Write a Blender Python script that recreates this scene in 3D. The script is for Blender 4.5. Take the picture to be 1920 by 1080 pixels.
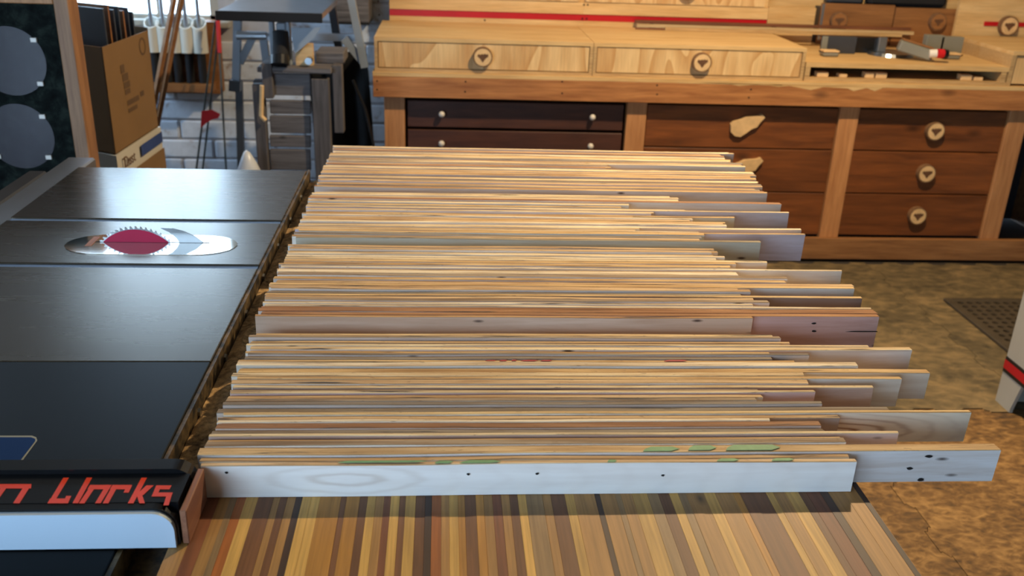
import bpy, bmesh, math, random
from mathutils import Vector, Matrix, Quaternion, noise
random.seed(7)
S = bpy.context.scene
for o in list(bpy.data.objects): bpy.data.objects.remove(o)
COL = S.collection
PI = math.pi

# ------------------------------------------------------------------ camera
T = 0.88                      # height of the saw and outfeed table
CAM = Vector((0, 0, T + 0.64))
FPX = 1759.0
def axes(p, y, r):
    fw = Vector((0, math.cos(p), -math.sin(p))); up = Vector((0, math.sin(p), math.cos(p))); rt = Vector((1, 0, 0))
    M = Matrix.Rotation(y, 3, 'Z'); fw, up, rt = M @ fw, M @ up, M @ rt
    return math.cos(r)*rt + math.sin(r)*up, -math.sin(r)*rt + math.cos(r)*up, fw
RT, UP, FW = axes(math.radians(22.54), math.radians(-4.61), math.radians(2.16))
cd = bpy.data.cameras.new('camera'); cam = bpy.data.objects.new('camera', cd); COL.objects.link(cam)
cam.matrix_world = Matrix(((RT.x, UP.x, -FW.x, CAM.x), (RT.y, UP.y, -FW.y, CAM.y), (RT.z, UP.z, -FW.z, CAM.z), (0, 0, 0, 1)))
cd.sensor_width = 36; cd.lens = FPX/1920*36; cd.clip_start = .02
cd.dof.use_dof = True; cd.dof.focus_distance = 1.35; cd.dof.aperture_fstop = 7.0
S.camera = cam
# ------------------------------------------------------------------ world, lamps, exposure
S.view_settings.view_transform = 'Standard'; S.view_settings.look = 'None'
S.view_settings.exposure = 0.0; S.view_settings.gamma = 1.0
try: S.view_settings.use_curve_mapping = False
except Exception: pass
W = bpy.data.worlds.new('sky'); S.world = W; W.use_nodes = True
bg = W.node_tree.nodes['Background']; bg.inputs[0].default_value = (.52, .745, 1.0, 1); bg.inputs[1].default_value = 10.0
def area(name, loc, size, power, col, rot=(0, 0, 0), shape='DISK', sy=None):
    l = bpy.data.lights.new(name, 'AREA'); l.shape = shape; l.size = size; l.energy = power; l.color = col
    if sy: l.size_y = sy
    o = bpy.data.objects.new(name, l); COL.objects.link(o); o.location = loc; o.rotation_euler = rot
    return o
area('ceiling_lamp_light', (1.2, 2.68, 2.78), .11, 92, (1.0, .765, .47))
ADDED_DOOR = (-2.35, -.75, 0.0, 2.15, -2.0)    # x0, x1, z0, z1, y of an unseen door opening added behind the camera for cool daylight
ADDED_SIDE = (-1.9, -.2, 0.0, 2.15, -2.45)     # y0, y1, z0, z1, x of an unseen opening added left of the camera for slanting daylight
CORNER = (3.35, 4.35, 1.0, 2.2, -2.45)    # y0, y1, z0, z1, x of an unseen left-wall window added to bring blue daylight to the far corner
WIN = (-1.98, -1.08, .93, 2.3, 4.75)    # window in the far wall
for nm, (a, b, c, d, y), rx in (('added_door_daylight', ADDED_DOOR, PI/2), ('window_daylight', WIN, -PI/2), ('added_side_daylight', ADDED_SIDE, 0), ('added_corner_daylight', CORNER, 0)):
    if rx: o = area(nm, ((a+b)/2, y, (c+d)/2), b-a, 1, (1, 1, 1), (rx, 0, 0), 'RECTANGLE', d-c)
    else: o = area(nm, (y, (a+b)/2, (c+d)/2), d-c, 1, (1, 1, 1), (0, -PI/2, 0), 'RECTANGLE', b-a)
    o.data.cycles.is_portal = True

# ------------------------------------------------------------------ pixel -> place helpers
def ray(x, y): return (FW*FPX + RT*(x-960) - UP*(y-540)).normalized()
def oz(x, y, z): v = ray(x, y); return CAM + v*((z-CAM.z)/v.z)
def oy(x, y, Y): v = ray(x, y); return CAM + v*(Y/v.y)
def ox(x, y, X): v = ray(x, y); return CAM + v*(X/v.x)

# ------------------------------------------------------------------ materials
def lin(c): return tuple((v/12.92 if v <= .04045 else ((v+.055)/1.055)**2.4) for v in (k/255 for k in c))
class NT:
    def __init__(s, name):
        s.m = bpy.data.materials.new(name); s.m.use_nodes = True; s.t = s.m.node_tree; s.b = s.t.nodes['Principled BSDF']
    def n(s, ty, **k):
        x = s.t.nodes.new(ty)
        for a, v in k.items():
            if a[0] == 'i' and a[1:].isdigit(): x.inputs[int(a[1:])].default_value = v
            else: setattr(x, a, v)
        return x
    def l(s, a, b): s.t.links.new(a, b)
    def ramp(s, fac, stops):
        r = s.n('ShaderNodeValToRGB'); e = r.color_ramp.elements
        while len(e) < len(stops): e.new(.5)
        for q, (p, c) in zip(e, stops): q.position = p; q.color = (*c, 1)
        s.l(fac, r.inputs[0]); return r.outputs[0]
    def mix(s, f, a, b, mode='MIX'):
        x = s.n('ShaderNodeMix', data_type='RGBA', blend_type=mode)
        for sock, v in ((x.inputs[0], f), (x.inputs[6], a), (x.inputs[7], b)):
            if isinstance(v, (int, float)): sock.default_value = v
            elif isinstance(v, tuple): sock.default_value = (*v, 1)
            else: s.l(v, sock)
        return x.outputs[2]
    def math(s, op, a, b=0.0):
        x = s.n('ShaderNodeMath', operation=op)
        for i, v in enumerate((a, b)):
            if isinstance(v, (int, float)): x.inputs[i].default_value = v
            else: s.l(v, x.inputs[i])
        return x.outputs[0]
    def coords(s, scale, rnd=True):
        tc = s.n('ShaderNodeTexCoord'); out = tc.outputs['Object']
        if rnd:
            oi = s.n('ShaderNodeObjectInfo'); vm = s.n('ShaderNodeVectorMath', operation='SCALE'); vm.inputs[0].default_value = (7.3, 13.1, 5.7)
            s.l(oi.outputs['Random'], vm.inputs[3]); ad = s.n('ShaderNodeVectorMath', operation='ADD')
            s.l(out, ad.inputs[0]); s.l(vm.outputs[0], ad.inputs[1]); out = ad.outputs[0]; s.rand = oi.outputs['Random']
        mp = s.n('ShaderNodeMapping'); mp.inputs['Scale'].default_value = scale; s.l(out, mp.inputs[0]); return mp.outputs[0]
    def noise(s, v, sc, det=4, dist=0, ro=.55):
        x = s.n('ShaderNodeTexNoise'); x.inputs['Scale'].default_value = sc; x.inputs['Detail'].default_value = det
        x.inputs['Distortion'].default_value = dist; x.inputs['Roughness'].default_value = ro; s.l(v, x.inputs['Vector']); return x.outputs['Fac']
    def bump(s, h, st, d=.002):
        x = s.n('ShaderNodeBump'); x.inputs['Strength'].default_value = st; x.inputs['Distance'].default_value = d
        s.l(h, x.inputs['Height']); s.l(x.outputs[0], s.b.inputs['Normal'])
    def col(s, c): s.l(c, s.b.inputs['Base Color'])
def stretch(axis, k): return tuple(1.0 if a == axis else k for a in 'XYZ')
def plain(name, c, rough=.5, metal=0, var=.15, sc=8, bump=0, coat=0):
    t = NT(name); v = t.coords((1, 1, 1)); f = t.noise(v, sc, 5)
    c = lin(c); t.col(t.ramp(f, [(.3, tuple(k*(1-var) for k in c)), (.7, tuple(min(1, k*(1+var)) for k in c))]))
    t.b.inputs['Roughness'].default_value = rough; t.b.inputs['Metallic'].default_value = metal
    if coat: t.b.inputs['Coat Weight'].default_value = coat
    if bump: t.bump(t.noise(v, sc*12, 3), bump)
    return t.m
def wood(name, dark, light, axis='X', sc=5, k=14, rough=.55, jitter=.25, knots=.0, bump=.25, figure=0.0):
    t = NT(name); v = t.coords(stretch(axis, k)); f = t.noise(v, sc, 6, .4, .6)
    if figure:                                # broad cathedral figure
        w = t.coords(tuple(.6 if a == axis else 2.2 for a in 'XYZ')); g = t.noise(w, figure, 2, .8)
        g2 = t.math('FRACT', t.math('MULTIPLY', g, 9.0)); f = t.math('ADD', t.math('MULTIPLY', f, .55), t.math('MULTIPLY', g2, .45))
    d, l_ = lin(dark), lin(light); mid = tuple((a+b)/2 for a, b in zip(d, l_))
    c = t.ramp(f, [(.25, d), (.48, mid), (.72, l_)])
    fine = t.noise(t.coords(stretch(axis, 40)), 9, 3)
    c = t.mix(.35, c, t.ramp(fine, [(.35, (.45, .42, .4)), (.6, (1, 1, 1))]), 'MULTIPLY')
    if knots:
        vo = t.n('ShaderNodeTexVoronoi'); vo.inputs['Scale'].default_value = 1.0
        t.l(t.coords(tuple(3.2 if a == axis else 6.5 for a in 'XYZ')), vo.inputs['Vector'])
        kf = t.ramp(vo.outputs['Distance'], [(.0, (1, 1, 1)), (knots, (0, 0, 0))]); c = t.mix(kf, c, tuple(x*.25 for x in d))
    j = t.math('ADD', t.math('MULTIPLY', t.rand, jitter), 1-jitter/2)
    vm = t.n('ShaderNodeVectorMath', operation='SCALE'); t.l(c, vm.inputs[0]); t.l(j, vm.inputs[3]); t.col(vm.outputs[0])
    t.b.inputs['Roughness'].default_value = rough
    if bump: t.bump(f, bump, .001)
    return t.m

def board_mat(name, attr, sawn):
    """pallet board: tint from the board's own colour attribute; the sawn edges carry grey-brown weathering streaks, the planed faces are clean"""
    t = NT(name); a = t.n('ShaderNodeAttribute', attribute_type='OBJECT', attribute_name=attr); base = a.outputs['Color']
    v = t.coords((1, 14, 14) if not sawn else (1, 26, 8)); f = t.noise(v, 4 if not sawn else 5, 6, .5, .62)
    if sawn:
        c = t.mix(t.ramp(f, [(.40, (1, 1, 1)), (.60, (0, 0, 0))]), base, t.mix(1, base, (.66, .57, .48), 'MULTIPLY'))
        g = t.noise(t.coords((.55, 30, 6)), 6, 5, .2, .7)
        c = t.mix(t.ramp(g, [(.60, (0, 0, 0)), (.74, (1, 1, 1))]), c, (.115, .085, .075))
        dr = t.noise(t.coords((3.2, 2, 1)), 1.0, 3, 0, .6); c = t.mix(t.ramp(dr, [(.50, (0, 0, 0)), (.68, (.75, .75, .75))]), c, t.mix(1, c, (.62, .58, .56), 'MULTIPLY'))
        bk = t.noise(t.coords((2.6, 60, 2)), 2.2, 4, 0, .6); c = t.mix(t.ramp(bk, [(.61, (0, 0, 0)), (.68, (1, 1, 1))]), c, (.06, .052, .05))
        sp = t.noise(t.coords((1, 4, 1)), 75, 2); c = t.mix(t.ramp(sp, [(.66, (0, 0, 0)), (.76, (.6, .6, .6))]), c, (.16, .10, .06))
        t.bump(t.noise(t.coords((1, 2.5, 1)), 160, 4), .5, .0012); t.b.inputs['Roughness'].default_value = .8
    else:
        c = t.mix(t.ramp(f, [(.38, (1, 1, 1)), (.66, (0, 0, 0))]), base, t.mix(1, base, (.80, .72, .66), 'MULTIPLY'))
        g = t.noise(t.coords((.4, 7, 5)), 5, 3, .3); c = t.mix(t.ramp(g, [(.60, (0, 0, 0)), (.8, (.5, .5, .5))]), c, (.40, .24, .13))
        vo = t.n('ShaderNodeTexVoronoi'); vo.inputs['Scale'].default_value = 1; t.l(t.coords((9, 14, 30)), vo.inputs['Vector'])
        c = t.mix(t.ramp(vo.outputs['Distance'], [(.04, (1, 1, 1)), (.10, (0, 0, 0))]), c, (.07, .04, .03))
        t.bump(f, .15, .0006); t.b.inputs['Roughness'].default_value = .6
    t.col(c); return t.m
def ring_mat(name, c1, c2, cx, cz, ex, ez, freq, dist=.06):
    """planed face with an oval knot figure centred at (cx, cz) of the board"""
    t = NT(name); tc = t.n('ShaderNodeTexCoord'); mp = t.n('ShaderNodeMapping'); mp.vector_type = 'TEXTURE'
    mp.inputs['Location'].default_value = (cx, 0, cz); mp.inputs['Scale'].default_value = (ex, 10, ez); t.l(tc.outputs['Object'], mp.inputs[0])
    nz = t.noise(mp.outputs[0], 1.6, 3); ln = t.n('ShaderNodeVectorMath', operation='LENGTH'); t.l(mp.outputs[0], ln.inputs[0])
    r = t.math('ADD', ln.outputs['Value'], t.math('MULTIPLY', nz, dist*6))
    w = t.math('SINE', t.math('MULTIPLY', r, freq))
    fall = t.ramp(ln.outputs['Value'], [(.0, (1, 1, 1)), (.95, (.12, .12, .12))])
    fac = t.math('MULTIPLY', t.math('POWER', t.math('ADD', t.math('MULTIPLY', w, .5), .5), 3.0), fall)
    c = t.mix(fac, lin(c1), lin(c2)); f = t.noise(t.coords((1, 14, 14)), 5, 5)
    c = t.mix(.5, c, t.ramp(f, [(.3, (.82, .78, .76)), (.6, (1, 1, 1))]), 'MULTIPLY'); t.col(c); t.b.inputs['Roughness'].default_value = .6
    return t.m

M = {}
M['edge'] = board_mat('sawn_board_edge', 'edge_tint', True)
M['face'] = board_mat('planed_board_face', 'face_tint', False)
M['front_face'] = ring_mat('front_board_face', (246, 242, 236), (220, 209, 198), oy(645, 895, .91).x-.108, .001, .13, .028, 17)
M['cathedral'] = ring_mat('cathedral_grain_face', (240, 226, 204), (146, 98, 58), .30, -.006, .155, .030, 26, .05)
M['pine'] = wood('pine', (118, 80, 52), (166, 122, 84), 'Z', 4, 10)
M['post'] = wood('post_pine', (170, 112, 66), (208, 150, 98), 'Z', 4, 12, knots=.10)
M['beam'] = wood('beam_fir', (138, 82, 42), (196, 134, 78), 'X', 4, 12, knots=.16)
M['rail'] = wood('rail_fir', (120, 78, 44), (178, 126, 78), 'X', 4, 12, knots=.12)
M['drawer_pine'] = wood('stained_pine_drawer', (86, 46, 19), (140, 80, 37), 'X', 3, 9, knots=.17, rough=.5)
M['drawer_dark'] = wood('dark_brown_drawer', (62, 34, 26), (92, 54, 40), 'X', 4, 8, rough=.5)
M['ply_face'] = wood('plywood_drawer_front', (200, 152, 94), (232, 196, 140), 'Z', 3, 8, figure=1.5, jitter=.1)
M['ply'] = wood('plywood_panel', (206, 160, 98), (234, 198, 140), 'X', 2.5, 8, jitter=.1)
M['ply_edge'] = wood('plywood_edge', (150, 112, 68), (222, 186, 130), 'X', 8, 40, jitter=.1)
M['box_brown'] = wood('brown_box_front', (130, 84, 44), (170, 116, 66), 'X', 3, 10)
M['stick_dark'] = wood('dark_stick', (100, 58, 36), (140, 86, 54), 'X', 4, 20)
M['stick'] = wood('pale_stick', (196, 160, 108), (232, 204, 156), 'X', 4, 20)
M['slice'] = plain('wood_slice', (222, 184, 132), .6, 0, .12, 30)
M['bark'] = plain('bark', (120, 86, 56), .8, 0, .25, 60)
M['burn'] = plain('burnt_emblem', (100, 66, 40), .7, 0, .2, 60)
M['weathered'] = wood('weathered_board', (62, 58, 58), (122, 116, 116), 'X', 4, 16, rough=.8, knots=.06)
M['weathered_v'] = wood('weathered_post', (58, 54, 54), (108, 102, 102), 'Z', 4, 16, rough=.8)
M['knob_white'] = plain('white_knob', (225, 216, 204), .3, 0, .04)
M['black'] = plain('black_plastic', (20, 20, 22), .35, 0, .2)
M['gloss_black'] = plain('gloss_black', (12, 12, 15), .22, 0, .2, 20)
M['laminate'] = plain('black_laminate', (13, 14, 14), .45, 0, .15, 6)
M['laminate'].node_tree.nodes['Principled BSDF'].inputs['Specular IOR Level'].default_value = .12
M['pale_laminate'] = plain('pale_laminate', (184, 202, 218), .35, 0, .02)
M['orange'] = plain('orange_letters', (224, 62, 28), .5, 0, .06, 30)
M['blue'] = plain('blue_decal', (6, 46, 104), .6, 0, .08); M['blue'].node_tree.nodes['Principled BSDF'].inputs['Specular IOR Level'].default_value = .1
M['decal_line'] = plain('decal_outline', (150, 150, 130), .4)
M['red'] = plain('red_track', (186, 18, 30), .35, 0, .08)
M['crimson'] = plain('crimson_blade', (205, 18, 78), .4, .0, .06)
M['steel'] = plain('steel', (170, 174, 178), .28, 1, .08, 20)
M['mirror'] = plain('polished_insert', (212, 206, 196), .06, 1, .04, 12)
M['alu'] = plain('aluminium', (176, 182, 190), .38, .9, .06)
M['grey_paint'] = plain('grey_paint', (140, 150, 162), .45, 0, .06)
M['grey_warm'] = plain('warm_grey_paint', (124, 122, 110), .5, 0, .06)
M['dark_grey'] = plain('dark_grey', (54, 57, 64), .5, 0, .12)
M['white_paint'] = plain('white_machine', (176, 170, 156), .4, 0, .04)
M['card'] = plain('cardboard', (134, 102, 64), .8, 0, .08, 5)
M['card_print'] = plain('cardboard_print', (98, 74, 50), .85)
M['white_card'] = plain('white_carton', (206, 200, 186), .6, 0, .04)
M['blue_print'] = plain('blue_print', (52, 72, 128), .6)
M['pvc'] = plain('pvc_tube', (226, 222, 208), .4, 0, .03)
M['tarp'] = plain('black_cloth', (18, 18, 22), .8, 0, .3, 6)
M['green_rod'] = plain('dark_rod', (44, 52, 50), .5)
M['flag'] = plain('red_flag', (200, 18, 28), .6)
M['green_paint'] = plain('green_paint', (116, 162, 112), .6, 0, .15, 60)
M['red_paint'] = plain('red_paint', (168, 44, 40), .6, 0, .15, 60)
M['hole'] = plain('dark_hole', (22, 16, 14), .9)
M['rubber'] = plain('black_rubber', (70, 60, 46), .7, 0, .2, 20)
M['cloud'] = plain('clear_plastic_bag', (200, 204, 210), .3)
M['end_wood'] = wood('oak_block', (128, 80, 56), (170, 116, 84), 'Y', 5, 10)
M['ceiling'] = plain('ceiling_paint', (118, 100, 80), .8, 0, .05)
M['plaster'] = plain('wall_paint', (120, 106, 90), .8, 0, .06)
def cast_iron():
    t = NT('cast_iron'); v = t.coords((.6, 8, 8), False); f = t.noise(v, 6, 6, .3); b = t.noise(t.coords((1, 1, 1), False), 3, 4)
    t.col(t.ramp(t.math('ADD', t.math('MULTIPLY', f, .6), t.math('MULTIPLY', b, .4)), [(.3, lin((98, 90, 78))), (.7, lin((107, 98, 85)))]))
    t.b.inputs['Metallic'].default_value = .85
    r = t.ramp(t.math('ADD', t.math('MULTIPLY', f, .5), t.math('MULTIPLY', b, .5)), [(.3, (.255,)*3), (.7, (.29,)*3)]); t.l(r, t.b.inputs['Roughness'])
    return t.m
M['iron'] = cast_iron()
def granite():
    t = NT('dark_mottled_board'); f = t.noise(t.coords((1, 1, 1)), 22, 6, .3, .7)
    t.col(t.ramp(f, [(.35, lin((7, 9, 9))), (.5, lin((19, 25, 23))), (.7, lin((44, 52, 46)))])); t.b.inputs['Roughness'].default_value = .85; t.b.inputs['Specular IOR Level'].default_value = .1; return t.m
M['granite'] = granite()
def clear_disc():
    t = NT('clear_disc'); t.b.inputs['Base Color'].default_value = (.20, .18, .20, 1); t.b.inputs['Roughness'].default_value = .2
    tr = t.n('ShaderNodeBsdfTransparent'); tr.inputs[0].default_value = (.8, .78, .8, 1); mx = t.n('ShaderNodeMixShader'); mx.inputs[0].default_value = .17
    out = t.t.nodes['Material Output']; t.l(tr.outputs[0], mx.inputs[1]); t.l(t.b.outputs[0], mx.inputs[2]); t.l(mx.outputs[0], out.inputs[0]); return t.m
M['disc'] = clear_disc()
def glass():
    t = NT('window_glass'); tr = t.n('ShaderNodeBsdfTransparent'); gl = t.n('ShaderNodeBsdfGlossy'); gl.inputs['Roughness'].default_value = .02
    mx = t.n('ShaderNodeMixShader'); mx.inputs[0].default_value = .06; out = t.t.nodes['Material Output']
    t.l(tr.outputs[0], mx.inputs[1]); t.l(gl.outputs[0], mx.inputs[2]); t.l(mx.outputs[0], out.inputs[0]); return t.m
M['glass'] = glass()
def dust():
    t = NT('sawdust'); v = t.coords((1, 1, 1), False); f = t.noise(v, 90, 5, 0, .7); g = t.noise(v, 14, 3)
    t.col(t.ramp(t.math('ADD', t.math('MULTIPLY', f, .6), t.math('MULTIPLY', g, .4)), [(.36, lin((84, 64, 40))), (.60, lin((212, 172, 118)))])); t.b.inputs['Roughness'].default_value = .95
    t.bump(f, .8, .003); return t.m
M['dust'] = dust()
def dusty_black():
    t = NT('dusty_black_steel'); v = t.coords((1, 1, 1), False); f = t.noise(v, 30, 6, 0, .7)
    t.col(t.ramp(f, [(.42, lin((34, 30, 22))), (.68, lin((124, 100, 62)))])); t.b.inputs['Roughness'].default_value = .55; return t.m
M['dusty_black'] = dusty_black()
def mat_floor(name, a, b, c, sc):
    t = NT(name); v = t.coords((1, 1.6, 1), False); vo = t.n('ShaderNodeTexVoronoi'); vo.inputs['Scale'].default_value = sc; t.l(v, vo.inputs['Vector'])
    f = t.noise(v, sc*.5, 6, 1.2, .7); g = t.noise(v, 2.2, 4, .5)
    x = t.math('ADD', t.math('MULTIPLY', f, .5), t.math('ADD', t.math('MULTIPLY', g, .38), t.math('MULTIPLY', vo.outputs['Distance'], .14)))
    t.col(t.ramp(x, [(.36, lin(a)), (.5, lin(b)), (.64, lin(c))])); t.b.inputs['Roughness'].default_value = .7; t.bump(f, .4, .003); return t.m
M['mat_near'] = mat_floor('dusty_orange_mat', (54, 38, 20), (116, 84, 44), (166, 128, 76), 34)
M['mat_far'] = mat_floor('dusty_brown_mat', (66, 58, 42), (102, 88, 62), (140, 118, 82), 18)
M['concrete'] = plain('dark_floor', (58, 52, 48), .8, 0, .2, 6)
def brick_paint():
    t = NT('white_painted_brick'); v = t.coords((1, 1, 1)); f = t.noise(v, 9, 5, .3, .65)
    t.col(t.ramp(f, [(.28, lin((150, 132, 124))), (.40, lin((206, 214, 226))), (.6, lin((222, 230, 242)))])); t.b.inputs['Roughness'].default_value = .7; t.bump(t.noise(v, 60, 4), .4, .003); return t.m
M['brick'] = brick_paint()
M['mortar'] = plain('painted_mortar', (186, 184, 186), .8, 0, .15, 12)

# ------------------------------------------------------------------ object helpers
def tag(o, label=None, cat=None, group=None, kind=None):
    for k, v in (('label', label), ('category', cat), ('group', group), ('kind', kind)):
        if v: o[k] = v
    return o
def wloc(o): return o.location.copy() if o.parent is None else wloc(o.parent) + o.location
def link(name, me, mat, parent=None, at=Vector((0, 0, 0))):
    o = bpy.data.objects.new(name, me); COL.objects.link(o)
    if mat is not None and not me.materials: me.materials.append(mat)
    if parent: o.parent = parent; o.location = at - wloc(parent)
    else: o.location = at
    return o
def thing(name, loc, label, cat, group=None):
    o = bpy.data.objects.new(name, None); COL.objects.link(o); o.location = loc; o.empty_display_size = .05
    return tag(o, label, cat, group)
def from_bm(name, bm, mat, parent=None, smooth=False):
    """bmesh in world coordinates -> object with its origin at the middle of its bounds"""
    lo = Vector([min(v.co[i] for v in bm.verts) for i in range(3)]); hi = Vector([max(v.co[i] for v in bm.verts) for i in range(3)])
    c = (lo+hi)/2
    for v in bm.verts: v.co -= c
    bmesh.ops.recalc_face_normals(bm, faces=bm.faces)
    me = bpy.data.meshes.new(name); bm.to_mesh(me); bm.free()
    if smooth:
        for p in me.polygons: p.use_smooth = True
    return link(name, me, mat, parent, c)
def add_box(bm, lo, hi, rot=None, bevel=0.0):
    c = (Vector(lo)+Vector(hi))/2; d = Vector(hi)-Vector(lo)
    mt = Matrix.Translation(c) @ (rot.to_4x4() if rot else Matrix.Identity(4)) @ Matrix.Diagonal((*d, 1))
    r = bmesh.ops.create_cube(bm, size=1, matrix=mt)
    if bevel:
        es = list({e for v in r['verts'] for e in v.link_edges}); bmesh.ops.bevel(bm, geom=es, offset=bevel, segments=1, affect='EDGES')
def box(name, lo, hi, mat, parent=None, bevel=0.0, rot=None):
    bm = bmesh.new(); add_box(bm, lo, hi, rot, bevel); return from_bm(name, bm, mat, parent)
def add_cyl(bm, p, q, r, r2=None, n=16):
    p, q = Vector(p), Vector(q); d = q-p
    mt = Matrix.Translation((p+q)/2) @ d.to_track_quat('Z', 'Y').to_matrix().to_4x4()
    bmesh.ops.create_cone(bm, cap_ends=True, segments=n, radius1=r, radius2=r if r2 is None else r2, depth=d.length, matrix=mt)
def cyl(name, p, q, r, mat, parent=None, r2=None, n=16):
    bm = bmesh.new(); add_cyl(bm, p, q, r, r2, n); return from_bm(name, bm, mat, parent)
def add_bar(bm, p, q, w, t):
    """rectangular bar p->q, w wide (horizontal), t thick"""
    p, q = Vector(p), Vector(q); d = (q-p)
    m4 = Matrix.Translation((p+q)/2) @ d.to_track_quat('Z', 'Y').to_matrix().to_4x4() @ Matrix.Diagonal((w, t, d.length, 1))
    bmesh.ops.create_cube(bm, size=1, matrix=m4)
def bar(name, p, q, w, t, mat, parent=None):
    bm = bmesh.new(); add_bar(bm, p, q, w, t); return from_bm(name, bm, mat, parent)
def add_prism(bm, pts, ext):
    a = [bm.verts.new(p) for p in pts]; b = [bm.verts.new(Vector(p)+Vector(ext)) for p in pts]; n = len(pts)
    bm.faces.new(a); bm.faces.new(b[::-1])
    for i in range(n): bm.faces.new((a[i], a[(i+1) % n], b[(i+1) % n], b[i]))
def prism(name, pts, ext, mat, parent=None):
    bm = bmesh.new(); add_prism(bm, pts, ext); return from_bm(name, bm, mat, parent)
def tube(name, pts, r, mat, parent=None, n=8):
    bm = bmesh.new()
    for p, q in zip(pts, pts[1:]): add_cyl(bm, p, q, r, None, n)
    return from_bm(name, bm, mat, parent)
def sphere(name, c, r, mat, parent=None, sc=(1, 1, 1)):
    bm = bmesh.new(); bmesh.ops.create_uvsphere(bm, u_segments=12, v_segments=8, radius=r, matrix=Matrix.Translation(c) @ Matrix.Diagonal((*sc, 1)))
    return from_bm(name, bm, mat, parent, True)
def text_mesh(name, s, size, mat, parent, at, rot):
    cu = bpy.data.curves.new(name, 'FONT'); cu.body = s; cu.size = size; cu.extrude = .0006
    tmp = bpy.data.objects.new(name+'_c', cu); COL.objects.link(tmp); dg = bpy.context.evaluated_depsgraph_get()
    me = bpy.data.meshes.new_from_object(tmp.evaluated_get(dg)); bpy.data.objects.remove(tmp)
    me.materials.clear(); o = link(name, me, mat, parent, at); o.rotation_euler = rot; return o
def struct(o): o['kind'] = 'structure'; return o

# ------------------------------------------------------------------ the room
XL, XR, YB, YF, ZC = -2.45, 4.2, 4.75, -2.0, 2.85
floor = struct(box('floor', (XL, YF, -.08), (XR, YB, -.012), M['concrete']))
struct(box('ceiling', (XL, YF, ZC), (XR, YB, ZC+.06), M['ceiling']))
bm = bmesh.new(); a, b, c, d, _ = ADDED_SIDE
e, f, g, h, _ = CORNER
for lo, hi in (((XL-.1, YF, 0), (XL, a, ZC)), ((XL-.1, b, 0), (XL, e, ZC)), ((XL-.1, f, 0), (XL, YB, ZC)), ((XL-.1, a, d), (XL, b, ZC)), ((XL-.1, e, 0), (XL, f, g)), ((XL-.1, e, h), (XL, f, ZC))): add_box(bm, lo, hi)
struct(from_bm('wall_left', bm, M['plaster']))
struct(box('wall_right', (XR, YF, 0), (XR+.1, YB, ZC), M['plaster']))
def wall_with_hole(name, y0, y1, hole, mat):
    a, b, c, d = hole[:4]; bm = bmesh.new()
    add_box(bm, (XL, y0, 0), (a, y1, ZC)); add_box(bm, (b, y0, 0), (XR, y1, ZC)); add_box(bm, (a, y0, d), (b, y1, ZC))
    if c > 0: add_box(bm, (a, y0, 0), (b, y1, c))
    return struct(from_bm(name, bm, mat))
wall_with_hole('wall_front', YF-.1, YF, ADDED_DOOR, M['plaster'])
wb = wall_with_hole('wall_back', YB, YB+.14, WIN, M['mortar'])
# painted bricks where the wall shows
bw, bh, gap = .30, .088, .010
bm = bmesh.new(); add_box(bm, (-bw/2, -.012, -bh/2), (bw/2, .01, bh/2), None, .006); bme = bpy.data.meshes.new('brick'); bm.to_mesh(bme); bm.free(); bme.materials.append(M['brick'])
for r in range(11):
    z = .10 + r*(bh+gap)
    for c in range(5):
        x = -1.62 + c*(bw+gap) + (r % 2)*(bw/2)
        if z+bh/2 > WIN[2]-.03 and x-bw/2 < WIN[1]+.07: continue
        link('brick', bme, None, wb, Vector((x, YB+random.uniform(-.003, .003), z)))
w1 = thing('window_1', ((WIN[0]+WIN[1])/2, YB, WIN[2]), None, None); w1['kind'] = 'structure'
a, b, c, d, y = WIN
bm = bmesh.new()
for lo, hi in (((a, y, c), (b, y+.05, c+.02)), ((a, y, d-.04), (b, y+.05, d)), ((a, y, c), (a+.04, y+.05, d)), ((b-.04, y, c), (b, y+.05, d)), ((a+.62-.012, y+.01, c), (a+.62+.012, y+.04, d))): add_box(bm, lo, hi)
from_bm('window_frame', bm, M['white_paint'], w1)
for x0, x1 in ((a+.04, a+.608), (a+.632, b-.04)): box('pane', (x0, y+.02, c+.02), (x1, y+.026, d-.04), M['glass'], w1)
box('window_sill', (a-.06, y-.07, c-.03), (b+.06, y+.05, c), M['white_paint'], w1, .004)
w2 = thing('added_window', (XL, (CORNER[0]+CORNER[1])/2, CORNER[2]), None, None); w2['kind'] = 'structure'  # unseen window, added to light the far corner with cool daylight
e, f, g, h, _ = CORNER; bm = bmesh.new()
for lo, hi in (((XL-.06, e, g), (XL-.01, f, g+.04)), ((XL-.06, e, h-.04), (XL-.01, f, h)), ((XL-.06, e, g+.04), (XL-.01, e+.04, h-.04)), ((XL-.06, f-.04, g+.04), (XL-.01, f, h-.04))): add_box(bm, lo, hi)
from_bm('window_frame', bm, M['white_paint'], w2); box('pane', (XL-.038, e+.04, g+.04), (XL-.032, f-.04, h-.04), M['glass'], w2)
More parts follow.
